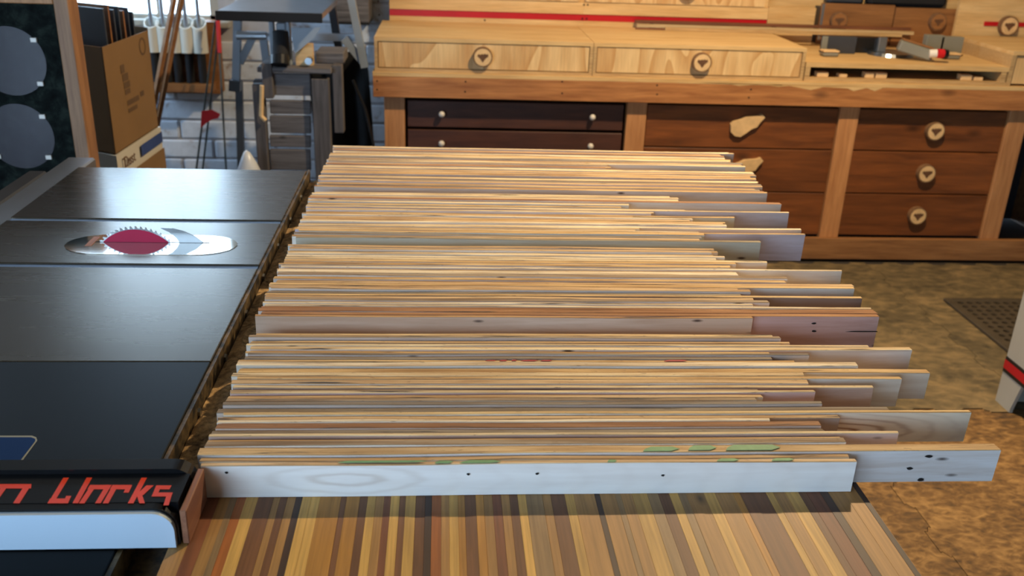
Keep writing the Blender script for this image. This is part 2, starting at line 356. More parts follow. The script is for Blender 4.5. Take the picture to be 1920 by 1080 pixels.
# floor mats with jigsaw edges
def jig(p, q, amp, n):
    """polyline p->q with puzzle teeth"""
    p, q = Vector(p), Vector(q); d = (q-p); L = d.length; u = d/L; v = Vector((-u.y, u.x)); out = []
    for i in range(n):
        s = amp if i % 2 else -amp
        for f, k in ((.12, .55), (.05, 1), (.95, 1), (.88, .55)): out.append(p + u*(L*(i+f)/n) + v*(s*k))
    return out
def mat_tile(x0, x1, y0, y1, mat, label, teeth):
    nx, am = 2*round((x1-x0)/.16), .012
    e = [jig((x0, y0), (x1, y0), am, nx), jig((x1, y0), (x1, y1), am, teeth), jig((x1, y1), (x0, y1), am, nx), jig((x0, y1), (x0, y0), am, teeth)]
    pts = [Vector((p.x, p.y, -.012)) for s in e for p in s]
    o = prism('floor_mat', pts, (0, 0, .012), mat); tag(o, label, 'floor mat', 'interlocking floor mats'); return o
ys = oz(1750, 770, 0).y; xs = 1.985
near, far = 'orange-brown sawdust-covered interlocking floor mat', 'grey-brown dusty interlocking floor mat'
for i, (x0, x1) in enumerate(((.45, 1.30), (1.30, xs), (xs, 3.2))):
    mat_tile(x0+.001, x1-.001, ys-1.25, ys-.004, M['mat_near'], near + [' nearest the outfeed table', ' in the bottom right corner', ' beneath the white machine'][i], 12)
    mat_tile(x0+.001, x1-.001, ys+.004, 3.98, M['mat_far'], far + [' hidden mostly behind the overhanging board ends', ' in front of the stained drawers', ' beneath the perforated rubber mat'][i], 14)
    
# ------------------------------------------------------------------ outfeed table of laminated strips
TX0, TX1, TY0, TY1 = -.284, .503, .50, 2.44
ot = thing('outfeed_table', (.11, 1.47, 0), 'outfeed table with a laminated top of yellow, tan and dark wood strips', 'table')
Yl, Tn, Br, Dk, Rd, Gd, Or, Gy = (228, 178, 92), (192, 142, 78), (132, 86, 50), (76, 52, 38), (142, 84, 50), (204, 144, 62), (186, 108, 48), (164, 130, 86)
strips = [(310+z/4.267, c) for z, c in ((0, Tn), (80, Rd), (200, Tn), (300, Gy), (360, Or), (440, Yl), (550, Br), (690, Tn), (750, Br), (815, Tn), (890, Dk), (950, Yl), (1030, Yl), (1110, Gd), (1300, Br), (1350, Gd), (1470, Br), (1540, Yl), (1615, Tn), (1690, Rd), (1750, Yl), (1830, Br))]
strips += [(740+z/4.267, c) for z, c in ((50, Yl), (140, Br), (225, Dk), (285, Or), (370, Tn), (440, Yl), (520, Gd), (580, Br), (680, Gd), (750, Tn), (830, Rd), (910, Tn), (985, Br), (1060, Yl), (1135, Gy), (1285, Tn), (1360, Br), (1490, Yl), (1570, Tn), (1760, Dk), (1810, Tn))]
strips += [(1170+z/3.368, c) for z, c in ((90, Gy), (130, Tn), (210, Yl), (320, Gy), (400, Br), (480, Yl), (545, Gy), (600, Tn), (730, Yl), (810, Tn), (940, Gd), (990, Br), (1180, Yl), (1230, Tn), (1320, Yl), (1415, Br), (1470, Rd), (1570, Dk), (1630, Tn), (1740, Tn), (1840, Dk), (1880, Tn))]
tintmats = {}
def strip_mat(c):
    if c not in tintmats: tintmats[c] = wood('laminated_strip', tuple(int(v*.80) for v in c), c, 'Y', 5, 14, .55, .22, .05, .1)
    return tintmats[c]
xsr = [oz(p, 1080, T).x for p, _ in strips]; xsr[0] = TX0; xsr.append(TX1)
for i, (p, c) in enumerate(strips):
    box('strip', (xsr[i]+.00005, TY0, T-.038), (xsr[i+1]-.00005, TY1, T+random.uniform(-.0004, 0)), strip_mat(c), ot, .0002)
box('apron', (TX0+.02, TY0+.05, T-.13), (TX1-.02, TY0+.09, T-.038), M['rail'], ot)
box('apron', (TX0+.02, TY1-.09, T-.13), (TX1-.02, TY1-.05, T-.038), M['rail'], ot)
for x in (TX0+.03, TX1-.11):
    for yy in (TY0+.09, TY1-.18): box('leg', (x, yy, 0), (x+.08, yy+.09, T-.038), M['post'], ot, .003)

# ------------------------------------------------------------------ the pallet boards
A_ = [(1607,862),(1594,854),(1875,844),(1587,831),(1688,815),(1578,820),(1547,807),(1540,798),(1820,773),(1574,781),(1445,788),(1669,767),(1543,758),(1429,744),(1527,737),(1424,733),(1639,725),(1518,719),(1690,710),(1510,704),(1744,696),(1610,687),(1491,678),(1450,675),(1516,667),(1445,664),(1710,658),(1629,651),(1467,649),(1482,641),(1464,638),(1452,631)]
B_ = [(1411,597),(1650,595),(1645,588),(1640,581),(1636,577),(1414,574),(1443,570),(1415,562),(1617,558),(1408,548),(1604,539),(1601,534),(1476,523),(1384,517),(1581,509),(1376,510),(1371,500),(1380,495),(1440,491),(1360,482),(1346,471)]
C_ = [(1427,454),(1509,440),(1504,429),(1322,442),(1312,437),(1200,430),(1361,417),(1378,406),(1298,410),(1187,406),(1482,402),(1226,399),(1285,393),(1180,386),(1464,384),(1272,374)]
D_ = [(1440,362),(1431,351),(1428,348),(1422,343),(1423,340),(1419,335),(1417,329),(1413,326),(1237,320),(1398,313),(1146,313),(1393,307),(1371,299),(1376,289)]
WORDS = 'first second third fourth fifth sixth seventh eighth ninth tenth eleventh twelfth thirteenth fourteenth fifteenth sixteenth seventeenth eighteenth nineteenth twentieth'.split()
def ordinal(n):
    if n <= 20: return WORDS[n-1]
    if n % 10 == 0: return {30: 'thirtieth', 40: 'fortieth'}[n]
    return {2: 'twenty', 3: 'thirty', 4: 'forty'}[n//10] + '-' + WORDS[n % 10-1]
EDGE = [('pale yellow', (246, 222, 178)), ('tan', (222, 188, 142)), ('cream', (248, 230, 198)), ('grey-brown', (180, 158, 130)), ('honey-coloured', (230, 194, 138)), ('brown', (176, 130, 92)), ('weathered grey', (160, 148, 132))]
EW = [6, 5, 4, 3, 4, 2, 2]
FACE = [(246, 236, 222), (240, 226, 208), (232, 214, 200), (226, 222, 212), (216, 198, 186)]
def make_board(x0, x1, y0, th, h, edge, face, fmat=None):
    """a sawn board on edge; y0 is its front face"""
    n = 14; bm = bmesh.new(); rows = []; ph = random.uniform(0, 50); e = .0007
    sk0, sk1 = random.uniform(-.0015, .0015), random.uniform(-.0015, .0015)
    for i in range(n+1):
        x = x0 + (x1-x0)*i/n; wob = .0009*noise.noise((x*6, ph, 0)); dz = .0012*noise.noise((x*5, ph, 9))
        s = sk0 if i == 0 else sk1 if i == n else 0
        prof = [(y0, 0), (y0, h-e), (y0+e, h), (y0+th-e, h), (y0+th, h-e), (y0+th, 0)]
        rows.append([bm.verts.new((x+s*(k in (1, 2)), py+wob, T+pz+(dz if pz > .01 else .0003))) for k, (py, pz) in enumerate(prof)])
    for i in range(n):
        for k in range(6):
            f = bm.faces.new((rows[i][k], rows[i][(k+1) % 6], rows[i+1][(k+1) % 6], rows[i+1][k])); f.material_index = 0 if k in (1, 2, 3, 5) else 1
    for rr in (rows[0], rows[-1]): bm.faces.new(rr).material_index = 1
    me_mats = [M['edge'], fmat or M['face']]
    o = from_bm('pallet_board', bm, None)
    for m_ in me_mats: o.data.materials.append(m_)
    o['edge_tint'] = [*lin(edge), 1.0]; o['face_tint'] = [*lin(face), 1.0]
    return o
X0 = -.273; boards = {}
# boards whose exposed end face has a colour of its own: pixel of the right end, face, top edge
SPECIAL = [((1491, 678), (66, 48, 42), None), ((1639, 725), (186, 166, 156), None), ((1527, 737), (206, 176, 170), None), ((1617, 558), (132, 112, 104), None), ((1509, 440), (222, 206, 212), None), ((1482, 402), (214, 202, 206), None), ((1688, 815), (206, 184, 176), None), ((1574, 781), (176, 164, 154), None), ((1378, 406), (214, 208, 188), None)]
BUNDLES = (('nearest', A_, .0445, .0, 1.262), ('second', B_, .056, .0, 1.606), ('third', C_, .055, .0, 1.928), ('farthest', D_, .055, .0, 2.325))
for gname, G, h, _, yend in BUNDLES:
    q = sorted(((oz(x, yy, T+h).x, oz(x, yy, T+h).y) for x, yy in G), key=lambda t: t[1])
    slots = []                                   # right end, front y
    for i, (x, yv) in enumerate(q):
        yn = q[i+1][1] if i+1 < len(q) else yend
        gp = yn-yv; k = max(1, round(gp/.0118)); nx = q[i+1][0] if i+1 < len(q) else x
        slots.append([x, yv])
        for j in range(1, k): slots.append([min(x, nx)-random.uniform(.002, .02), yv+gp*j/k])
    # even out so no board is thinner than a real one
    y_ = slots[0][1]; mn = (yend-y_)/len(slots)*.78
    for i in range(1, len(slots)):
        slots[i][1] = max(slots[i][1], slots[i-1][1]+mn)
    over = slots[-1][1]+mn-yend
    if over > 0:
        y0_ = slots[0][1]; sc = (yend-mn-y0_)/(slots[-1][1]-y0_)
        for s in slots: s[1] = y0_+(s[1]-y0_)*sc
    for i, (x1, yv) in enumerate(slots):
        th = (slots[i+1][1] if i+1 < len(slots) else yend)-yv-.0024
        tone, ec = random.choices(EDGE, EW)[0]; fc = random.choice(FACE); hh = h+random.uniform(-.0030, .0016)
        fm = None; lab = None; nth = ordinal(i+1)
        if i == 0: hh = h; 
        k = (gname, i)
        if k == ('nearest', 0): tone, ec, fc, fm, hh = 'cream', (238, 208, 166), (232, 226, 216), M['front_face'], .0425; lab = 'wide-faced whitewashed pallet board at the very front, green paint traces on top'
        if k == ('nearest', 2): ec, fc, hh = (232, 200, 150), (232, 226, 224), .0445; lab = 'long pale pallet board with nail holes, sticking out farthest at front right'
        if gname == 'nearest' and abs(x1-.685) < .004 and i > 5 and i < 14: fm = M['cathedral']; ec = (238, 206, 150); hh = h; lab = 'long pallet board end with bold looping brown grain in the nearest bundle'
        if gname == 'second' and i == 1: fc = (206, 168, 160); ec = (190, 140, 92); hh = h; lab = 'pink-faced pallet board with a crack, second from the front of the second bundle'
        if gname == 'second' and i == 0: fc = (212, 186, 164); ec = (204, 158, 106); lab = 'shorter pale-brown board right in front of the pink-faced board'
        if gname == 'second' and i in (2, 3): ec = (176, 126, 82); tone = 'brown'
        if gname == 'third' and i == 0: fc = (200, 200, 186); ec = (170, 156, 130); lab = 'grey-green faced pallet board at the front of the third bundle'
        if gname == 'farthest' and i == 0: fc = (224, 212, 204); ec = (226, 192, 140); lab = 'pale lilac-white faced pallet board at the front of the farthest bundle'
        for (spx, spy), sf, se in SPECIAL:
            if abs(oz(spx, spy, T+h).x-x1) < 1e-6: fc = sf; ec = se or ec
        o = make_board(X0+random.uniform(-.004, .006), x1, yv, th, hh, ec, fc, fm)
        tag(o, lab or f'{tone} pallet board on edge, {nth} from the front of the {gname} bundle', 'board', 'pallet boards on the outfeed table')
        boards[k] = (o, x1, yv, th, hh)
def mark(name, parent, pts, mat, lift=(0, 0, .0004)):
    bm = bmesh.new(); add_prism(bm, [p+Vector(lift)*.2 for p in pts], lift); return from_bm(name, bm, mat, parent)
# green and red paint traces on the sawn tops
def top_marks(k, spans, mat):
    o, x1, yv, th, hh = boards[k]; z = T+hh+.0007
    for a_, b_, f0, f1 in spans:
        xa, xb = oy(a_, 860, yv).x, oy(b_, 860, yv).x; y0, y1 = yv+th*f0, yv+th*f1; s = min(.012, (xb-xa)*.25)
        mark('paint_mark', o, [Vector((xa, y0, z)), Vector((xb-s, y0, z)), Vector((xb, (y0+y1)/2, z)), Vector((xb-s*.7, y1, z)), Vector((xa+s, y1, z)), Vector((xa+s*.3, (y0+y1)/2, z))], mat)
top_marks(('nearest', 0), [(632, 800, .45, .95), (815, 850, .1, .8), (862, 940, .1, .9), (1140, 1158, .1, .8), (1345, 1388, .1, .9), (1448, 1492, .1, .9)], M['green_paint'])
top_marks(('nearest', 2), [(1205, 1275, .1, .7), (1290, 1345, .2, .85), (1360, 1465, .15, .9)], M['green_paint'])
kr = min((k for k in boards if k[0] == 'nearest'), key=lambda k: abs(boards[k][2]-1.160))
top_marks(kr, [(905, 925, .2, .6), (930, 945, .1, .7), (952, 962, .2, .8), (968, 1000, .1, .7), (1004, 1025, .1, .7), (1225, 1268, .1, .8)], M['red_paint'])
def holes(k, pts, r, sq=.7):
    o, x1, yv, th, hh = boards[k]
    for px, py in pts:
        c_ = oy(px, py, yv-.0004); n = 9
        mark('nail_hole', o, [c_+Vector((math.cos(t*2*PI/n)*r*random.uniform(.7, 1.3), 0, math.sin(t*2*PI/n)*r*sq*random.uniform(.7, 1.2))) for t in range(n)], M['hole'], (0, -.0006, 0))
holes(('nearest', 0), [(425, 886), (878, 889), (1007, 888), (1243, 891)], .0019)
holes(('nearest', 2), [(1741, 855), (1705, 878), (1726, 899)], .0042, .5)
holes(('second', 1), [(1526, 606), (1526, 621)], .0035, .5)

o, x1, yv, th, hh = boards[('second', 1)]
mark('crack', o, [oy(x, y, yv-.0004) for x, y in ((1585, 622), (1600, 620.6), (1645, 620.8), (1645, 622.2), (1610, 622.4))], M['hole'], (0, -.0005, 0))

# ------------------------------------------------------------------ table saw
SX0, SX1, SY0, SY1 = -.885, -.337, 1.251, 2.284
saw = thing('table_saw', ((SX0+SX1)/2, 1.75, 0), 'cast iron table saw with a crimson toothed blade and polished oval insert', 'table saw')
ya, yb_ = 1.888, 1.631; sw = .010
bm = bmesh.new()
for lo, hi in ((SY0, yb_-sw), (yb_+sw, ya-sw), (ya+sw, SY1)): add_box(bm, (SX0, lo, T-.034), (SX1, hi, T), None, .0012)
add_box(bm, (SX0, SY0+.01, T-.04), (SX1, SY1-.01, T-.012))
top = from_bm('cast_iron_top', bm, M['iron'], saw)
M['slot'] = plain('slot_lit_blue', (96, 128, 182), .4, 0)  # blue base colour paints in the daylight caught by the steel slots
for yy in (ya, yb_): 
    tr_ = box('miter_slot', (SX0+.002, yy-sw+.0008, T-.012), (SX1-.002, yy+sw-.0008, T-.0035), M['slot'], saw)
yc = oz(255, 455, T).y; yi = (oz(280, 441, T).y+oz(280, 478, T).y)/2; ri_ = (oz(280, 441, T).y-oz(280, 478, T).y)/2
p0, p1 = oz(118, 462, T), oz(444, 462, T)
def stadium(x0, x1, y0, r, z, n=12, rx=None):
    rx = rx or r; pts = []
    for i in range(n+1): t = -PI/2+PI*i/n; pts.append(Vector((x1-rx+rx*math.cos(t), y0+r*math.sin(t), z)))
    for i in range(n+1): t = PI/2+PI*i/n; pts.append(Vector((x0+rx+rx*math.cos(t), y0+r*math.sin(t), z)))
    return pts
ins = prism('throat_insert', stadium(p0.x, p1.x, yi, ri_, T+.0002, rx=.075), (0, 0, .0008), M['mirror'], saw)
box('kerf_slot', (p0.x+.05, yc-.002, T+.001), (p1.x-.055, yc+.002, T+.0013), M['hole'], ins)
box('fence_scrap', (p0.x+.04, yc-.025, T+.001), (p0.x+.052, yc+.028, T+.0018), M['end_wood'], ins)
bx0, bx1 = oy(184, 455, yc).x, oy(327, 455, yc).x; hb_ = oy(255, 424, yc).z-T; R_ = (((bx1-bx0)/2)**2+hb_**2)/(2*hb_); bc = Vector(((bx0+bx1)/2, yc, T)); half = (bx1-bx0)/2
bc.z = T - math.sqrt(R_*R_-half*half)
bm = bmesh.new(); pts = []; NT_ = 60; RB = R_-.0055
for i in range(NT_):
    t = -2*PI*i/NT_; s = 2*PI/NT_
    for f, r in ((0, RB), (.12, R_), (.34, R_-.0015), (.55, RB+.001)): pts.append(bc+Vector((math.cos(t-s*f)*r, 0, math.sin(t-s*f)*r)))
add_prism(bm, [p-Vector((0, .0011, 0)) for p in pts], (0, .0022, 0))
blade = from_bm('saw_blade', bm, M['steel'], saw)
cyl('painted_disc', bc-Vector((0, .0016, 0)), bc+Vector((0, .0016, 0)), RB-.001, M['crimson'], blade, n=60)
kp = [(300, 427), (322, 428), (345, 434), (365, 443), (384, 457)]; kq = [(384, 466), (338, 466), (338, 457), (330, 446), (318, 436), (305, 430)]
prism('riving_knife', [oy(x, y, yc-.001) for x, y in kp+kq], (0, .002, 0), M['steel'], saw)
# far/left front rail
a0, a1 = SX0-.006, SX0-.075
box('front_rail', (a1, .6, T-.055), (a0, 2.42, T-.012), M['alu'], saw, .004)
box('rail_tube', (a1-.06, .6, T-.075), (a1-.012, 2.32, T-.02), M['dark_grey'], saw, .006)
# rear angle rail next to the outfeed table
box('rear_rail', (SX1+.0005, .6, T-.052), (SX1+.006, SY1+.02, T-.003), M['dusty_black'], saw)
box('rail_ledge', (SX1+.006, .6, T-.036), (TX0-.002, SY1+.02, T-.030), M['dusty_black'], saw)
for i in range(8):
    yy = .98+i*.165; cyl('bolt', (SX1+.005, yy, T-.024), (SX1+.009, yy, T-.024), .0065, M['steel'], saw, n=6)
box('cabinet', (SX0+.06, 1.40, 0), (SX1-.05, 2.12, T-.04), M['dark_grey'], saw, .01)
bm = bmesh.new(); nx_, ny_ = 6, 150; V = []
for j in range(ny_+1):
    for i in range(nx_+1):
        x = SX1+.007+(TX0-.004-SX1-.007)*i/nx_; yy = .9+(SY1-.9)*j/ny_
        k = noise.noise((x*60, yy*14, 1))*.006+noise.noise((x*150, yy*90, 5))*.003+.010*i/nx_
        V.append(bm.verts.new((x, yy, T-.0295+max(.0, k))))
for j in range(ny_):
    for i in range(nx_): a_ = j*(nx_+1)+i; bm.faces.new((V[a_], V[a_+1], V[a_+nx_+2], V[a_+nx_+1]))
o = from_bm('sawdust', bm, M['dust']); tag(o, 'brown sawdust piled along the ledge between saw and boards', 'sawdust', kind='stuff')
# black extension wing
ext = thing('extension_table', (-.62, .9, 0), 'black laminate extension table beside the cast iron saw top', 'table')
box('wing_top', (SX0, .42, T-.03), (SX1, SY0-.001, T-.0005), M['laminate'], ext, .0012)
for x in (-.87, -.42): box('leg', (x, .5, 0), (x+.05, .55, T-.03), M['dark_grey'], ext)
box('leg', (-.87, 1.1, 0), (-.82, 1.15, T-.03), M['dark_grey'], ext); box('leg', (-.42, 1.1, 0), (-.37, 1.15, T-.03), M['dark_grey'], ext)
dz = T-.0004
def dec(pts, nm, m_, lift): return prism(nm, [oz(x, y, dz+lift) for x, y in pts], (0, 0, .0002), m_, ext)
dec([(-80, 817), (60, 817), (68, 820), (70, 826), (36, 872), (-80, 872)], 'decal_border', M['decal_line'], 0)
dec([(-80, 820), (58, 820), (66, 823), (66, 827), (33, 870), (-80, 870)], 'decal', M['blue'], .0003)

# ------------------------------------------------------------------ rip fence with lettering
fy0 = oz(200, 1030, T).y; FZ = oy(200, 947, fy0+.012).z; fy1 = oz(150, 870, FZ).y; fx = oz(330, 1030, T).x; FL = -1.12
fen = thing('rip_fence', (-.7, (fy0+fy1)/2, T), 'black rip fence with orange lettering and a pale face plate', 'fence')
def plate(nm, y0, th, x1, zt, r, mat, par):
    pts = [Vector((FL, y0, T+.001)), Vector((x1, y0, T+.001))]
    for i in range(9): t = PI/2*i/8; pts.append(Vector((x1-r+r*math.cos(t), y0, zt-r+r*math.sin(t))))
    pts.append(Vector((FL, y0, zt))); return prism(nm, pts, (0, th, 0), mat, par)
plate('pale_face', fy0, .006, fx, FZ-.003, .022, M['pale_laminate'], fen)
plate('near_plate', fy0+.0062, .010, fx+.003, FZ-.0005, .024, M['gloss_black'], fen)
plate('far_plate', fy1-.020, .020, fx+.005, FZ+.006, .022, M['gloss_black'], fen)
cov = box('fence_cover', (FL, fy0+.0165, T+.01), (fx+.002, fy1-.0205, FZ), M['gloss_black'], fen)
box('end_block', (fx+.0055, fy0+.006, T+.001), (fx+.0125, fy1-.004, FZ-.004), M['end_wood'], fen, .001)
k8 = 520/1306
def Lz(x, y): return oz(x*k8, 650+y*k8, FZ+.0001)
def slant(x0, y0, x1, y1, w=26): return [Lz(x0, y0), Lz(x0+w, y0), Lz(x1+w, y1), Lz(x1, y1)]
letters = {
 'letter_n': [slant(10, 658, -48, 738), slant(-10, 648, -12, 668, 158), slant(118, 650, 62, 738, 30)],
 'letter_w': [slant(298, 618, 226, 738), slant(236, 716, 224, 738, 92), slant(312, 704, 296, 738, 24), slant(408, 618, 342, 738)],
 'letter_o': [slant(428, 654, 372, 738), slant(424, 652, 412, 672, 100), slant(500, 652, 448, 738), ],
 'letter_r': [slant(532, 652, 484, 738), slant(530, 652, 518, 672, 92), slant(598, 655, 582, 688, 24)],
 'letter_k': [slant(666, 618, 602, 738), slant(690, 654, 640, 700, 34), slant(640, 686, 656, 738, 26)],
 'letter_s': [slant(738, 654, 728, 672, 70), slant(736, 654, 716, 702, 24), slant(722, 688, 714, 706, 92), slant(788, 690, 770, 748, 24)],
}
for nm, qs in letters.items():
    bm = bmesh.new()
    for i, qd in enumerate(qs): add_prism(bm, [p+Vector((0, 0, i*.00006)) for p in qd], (0, 0, .0003))
    from_bm(nm, bm, M['orange'], cov)

# ------------------------------------------------------------------ the workbench along the far wall
BY = 4.05
wbn = thing('workbench', (1.3, 4.4, 0), 'long pine workbench with brown drawers along the far wall', 'workbench')
BXL, BXR = -.297, 3.1
box('front_beam', (BXL, BY-.045, .724), (BXR, BY-.005, .812), M['beam'], wbn, .002)
box('bench_top', (BXL, BY-.045, .8125), (BXR, YB-.05, .829), M['ply'], wbn)
for x0 in (-.254, .802, 1.762, 2.548): box('post', (x0, BY-.004, .005), (x0+.088, BY+.036, .8), M['post'], wbn, .002)
box('bottom_rail', (BXL+.04, BY-.03, .004), (BXR, BY-.0045, .107), M['rail'], wbn, .002)
box('back_panel', (BXL+.04, YB-.10, .01), (BXR, YB-.08, .81), M['dark_grey'], wbn)
box('end_panel', (BXL+.045, BY+.04, .01), (BXL+.063, YB-.1, .8), M['rail'], wbn)
box('end_panel', (BXR-.03, BY+.04, .01), (BXR-.012, YB-.1, .8), M['rail'], wbn)
def drawer(x0, x1, z0, z1, mat, y=BY+.012): return box('drawer', (x0, y, z0), (x1, y+.4, z1), mat, wbn, .002)
for z0, z1 in ((.585, .70), (.455, .572), (.33, .445), (.12, .32)):
    d_ = drawer(-.155, .792, z0, z1, M['drawer_dark'], BY+.02)
    for kx in (-.007, .652):
        zc = (z0+z1)/2+.004; bm = bmesh.new(); add_cyl(bm, (kx, BY+.021, zc), (kx, BY+.006, zc), .006); bmesh.ops.create_uvsphere(bm, u_segments=12, v_segments=8, radius=.0135, matrix=Matrix.Translation((kx, BY-.002, zc)))
        from_bm('knob', bm, M['knob_white'], d_, True)
EMB = [(-.62, .30), (-.45, .38), (-.3, .30), (-.1, .42), (.05, .32), (.22, .45), (.4, .34), (.62, .42), (.66, .12), (.3, -.18), (.0, -.62), (-.3, -.2), (-.66, .1)]
def slice_knob(c, r, par, mat='slice', tilt=0):
    """round wood slice pull with a bark rim and a burnt emblem, facing -Y"""
    bm = bmesh.new(); add_cyl(bm, c, c+Vector((0, -.026, 0)), r, None, 28); kb = from_bm('round_pull', bm, M['bark'], par)
    cyl('slice_face', c+Vector((0, -.0262, 0)), c+Vector((0, -.0275, 0)), r*.87, M[mat], kb, n=28)
    prism('emblem', [c+Vector((x*r*.85, -.0276, z*r*.85)) for x, z in EMB], (0, -.0006, 0), M['burn'], kb)
for i, (z0, z1) in enumerate(((.52, .706), (.318, .514), (.112, .312))):
    d_ = drawer(.895, 1.758, z0, z1, M['drawer_pine'])
    off = Vector((1.334-1.334, 0, (z0+z1)/2-.613))
    ol = [(850, 900), (870, 880), (920, 865), (960, 845), (1050, 838), (1080, 828), (1098, 850), (1060, 890), (1040, 920), (1000, 935), (960, 965), (920, 990), (880, 985), (850, 955)]
    pts = [oy(1150+x/3.856, y/3.856, BY-.008)+off+Vector((.02*(i == 1), 0, 0)) for x, y in ol]
    prism('wooden_pull', pts, (0, .019, 0), M['slice'], d_)
    d2 = drawer(1.852, 2.545, z0, z1, M['drawer_pine'])
    slice_knob(Vector((2.214, BY+.012, (z0+z1)/2+.004)), .042, d2)
# chipped light edge along the beam top
ch = [(1270, 152), (1300, 153), (1340, 156), (1365, 156), (1385, 160), (1430, 157), (1460, 162), (1480, 160), (1520, 168), (1545, 162), (1590, 165), (1600, 170), (1625, 164), (1640, 170), (1660, 162)]
dn = [oy(x, y+1, BY-.0456) for x, y in ch]; zt = .8118
prism('worn_edge', dn + [Vector((dn[-1].x, BY-.0456, zt)), Vector((dn[0].x, BY-.0456, zt))], (0, .0004, 0), M['ply'], wbn)
for px, py in ((707, 152), (707, 168), (873, 153), (872, 172), (1054, 153), (1054, 175), (1232, 160), (1232, 177), (1408, 168), (1404, 183)):
    p = oy(px, py, BY-.045); cyl('screw', p, p-Vector((0, .0008, 0)), .004, M['hole'], wbn, n=8)
# plywood drawer units standing on the bench
PZ0, PZ1 = .8295, .970; PB = oz(900, 43, PZ1).y
def ply_unit(x0, x1, label):
    t = thing('drawer_unit', ((x0+x1)/2, (BY+PB)/2, PZ0), label, 'drawer unit', 'plywood drawer units on the workbench')
    y0 = BY-.03
    box('unit_top', (x0, y0, PZ1-.016), (x1, PB, PZ1), M['ply'], t); box('unit_bottom', (x0, y0, PZ0), (x1, PB, PZ0+.014), M['ply_edge'], t)
    for xa in (x0, x1-.014): box('unit_side', (xa, y0, PZ0+.014), (xa+.014, PB, PZ1-.016), M['ply_edge'], t)
    d_ = box('drawer_front', (x0+.017, y0+.004, PZ0+.017), (x1-.017, y0+.3, PZ1-.019), M['ply_face'], t, .001)
    return t, d_, y0
_, d_, y0 = ply_unit(-.289, .6315, 'plywood drawer unit at the left end of the workbench')
slice_knob(Vector((oy(905, 104, y0).x, y0+.004, .901)), .041, d_)
_, d_, y0 = ply_unit(.6335, 1.556, 'plywood drawer unit beside the mitre saw station')
slice_knob(Vector((oy(1315, 112, y0).x, y0+.004, .901)), .041, d_)
# back fence with the red track
bf = thing('track_fence', (.6, PB+.02, PZ0), 'plywood back fence with an inset red track behind the drawer units', 'fence')
zt0, zt1 = oy(720, 29, PB).z, oy(720, 16, PB).z; zt2 = oy(720, -6, PB).z
fxr = 1.556
for nm, z0, z1, m_, yo in (('lower_board', PZ0, zt0, 'ply', 0), ('red_track', zt0+.0005, zt1-.0005, 'red', .006), ('upper_board', zt1, zt2, 'ply', 0)):
    for x0, x1 in ((-.255, .66), (.6605, fxr)) if nm != 'red_track' else ((-.255, fxr),): box(nm, (x0, PB+.001+yo, z0), (x1, PB+.020, z1), M[m_], bf)
for px, py in ((709, 2), (711, 28), (909, 38), (1095, 9), (1102, 9), (1092, 35), (1100, 35)):
    p = oy(px, py, PB+.001); cyl('screw', p, p-Vector((0, .0008, 0)), .0045, M['hole'], bf, n=8)
uc = thing('upper_cabinet', (.6, PB+.14, zt2), 'plywood cabinet fronts above the red track fence', 'cabinet')
box('cabinet_body', (-.255, PB+.022, PZ0), (fxr, YB-.1, zt2+.3), M['ply'], uc)
for x0, x1 in ((-.23, .64), (.67, fxr-.02)):
    d_ = box('drawer_front', (x0, PB+.003, zt2+.004), (x1, PB+.021, zt2+.26), M['ply_face'], uc)
slice_knob(Vector((oy(1290, -18, PB).x, PB+.003, oy(1290, -18, PB).z)), .042, d_)
# mitre saw station
ms = thing('mitre_station', (2.05, 4.3, PZ0), 'low plywood deck of the mitre saw station with a slot underneath', 'shelf')
dzk = oy(1600, 119, BY-.03).z; mx0, mx1 = 1.562, oy(1893, 130, BY-.03).x
box('deck', (mx0, BY-.03, dzk-.020), (mx1, 4.70, dzk), M['ply'], ms)
box('base_board', (mx0, BY-.03, PZ0), (mx1, 4.70, PZ0+.016), M['ply_edge'], ms)
for xa in (mx0, mx1-.03): box('side_support', (xa, BY-.03, PZ0+.016), (xa+.022, 4.70, dzk-.020), M['ply_edge'], ms)
for px, w_ in ((1530, .05), (1572, .035), (1620, .04), (1640, .05), (1800, .05), (1825, .04)):
    p = oy(px, 146, BY); o = box('offcut', (p.x, BY-.01, PZ0+.0165), (p.x+w_, BY+.03, PZ0+.016+random.uniform(.014, .026)), M['slice'], None, .002)
    tag(o, f'small light wood offcut in the slot under the mitre deck, {ordinal(1+(1530, 1572, 1620, 1640, 1800, 1825).index(px))} from the left', 'offcut', 'offcuts under the mitre deck')
p_ = [oy(1481, 14, PB), oy(1527, 40, PB)]
box('fence_end', (1.5575, PB+.001, PZ1-.06), (p_[1].x, PB+.02, p_[0].z), M['ply'], ms)
box('back_board', (1.5575, 4.705, dzk+.001), (oy(1797, 30, 4.7).x, 4.72, 1.7), M['ply'], ms)
for px0, px1, m_, lab in ((1562, 1632, 'dark_grey', 'dark grey tool lying on top of the left brown box'), (1640, 1790, 'tarp', 'black tool bag lying on top of the brown boxes')):
    a_, b_ = oy(px0, 6, 4.56), oy(px1, 6, 4.56); z_ = oy(1610, 8, 4.605).z-.0095
    bm = bmesh.new(); add_box(bm, (a_.x, 4.625, z_), (b_.x, 4.695, z_+.10), None, .018); o = from_bm('tool_case', bm, M[m_]); tag(o, lab, 'tool')
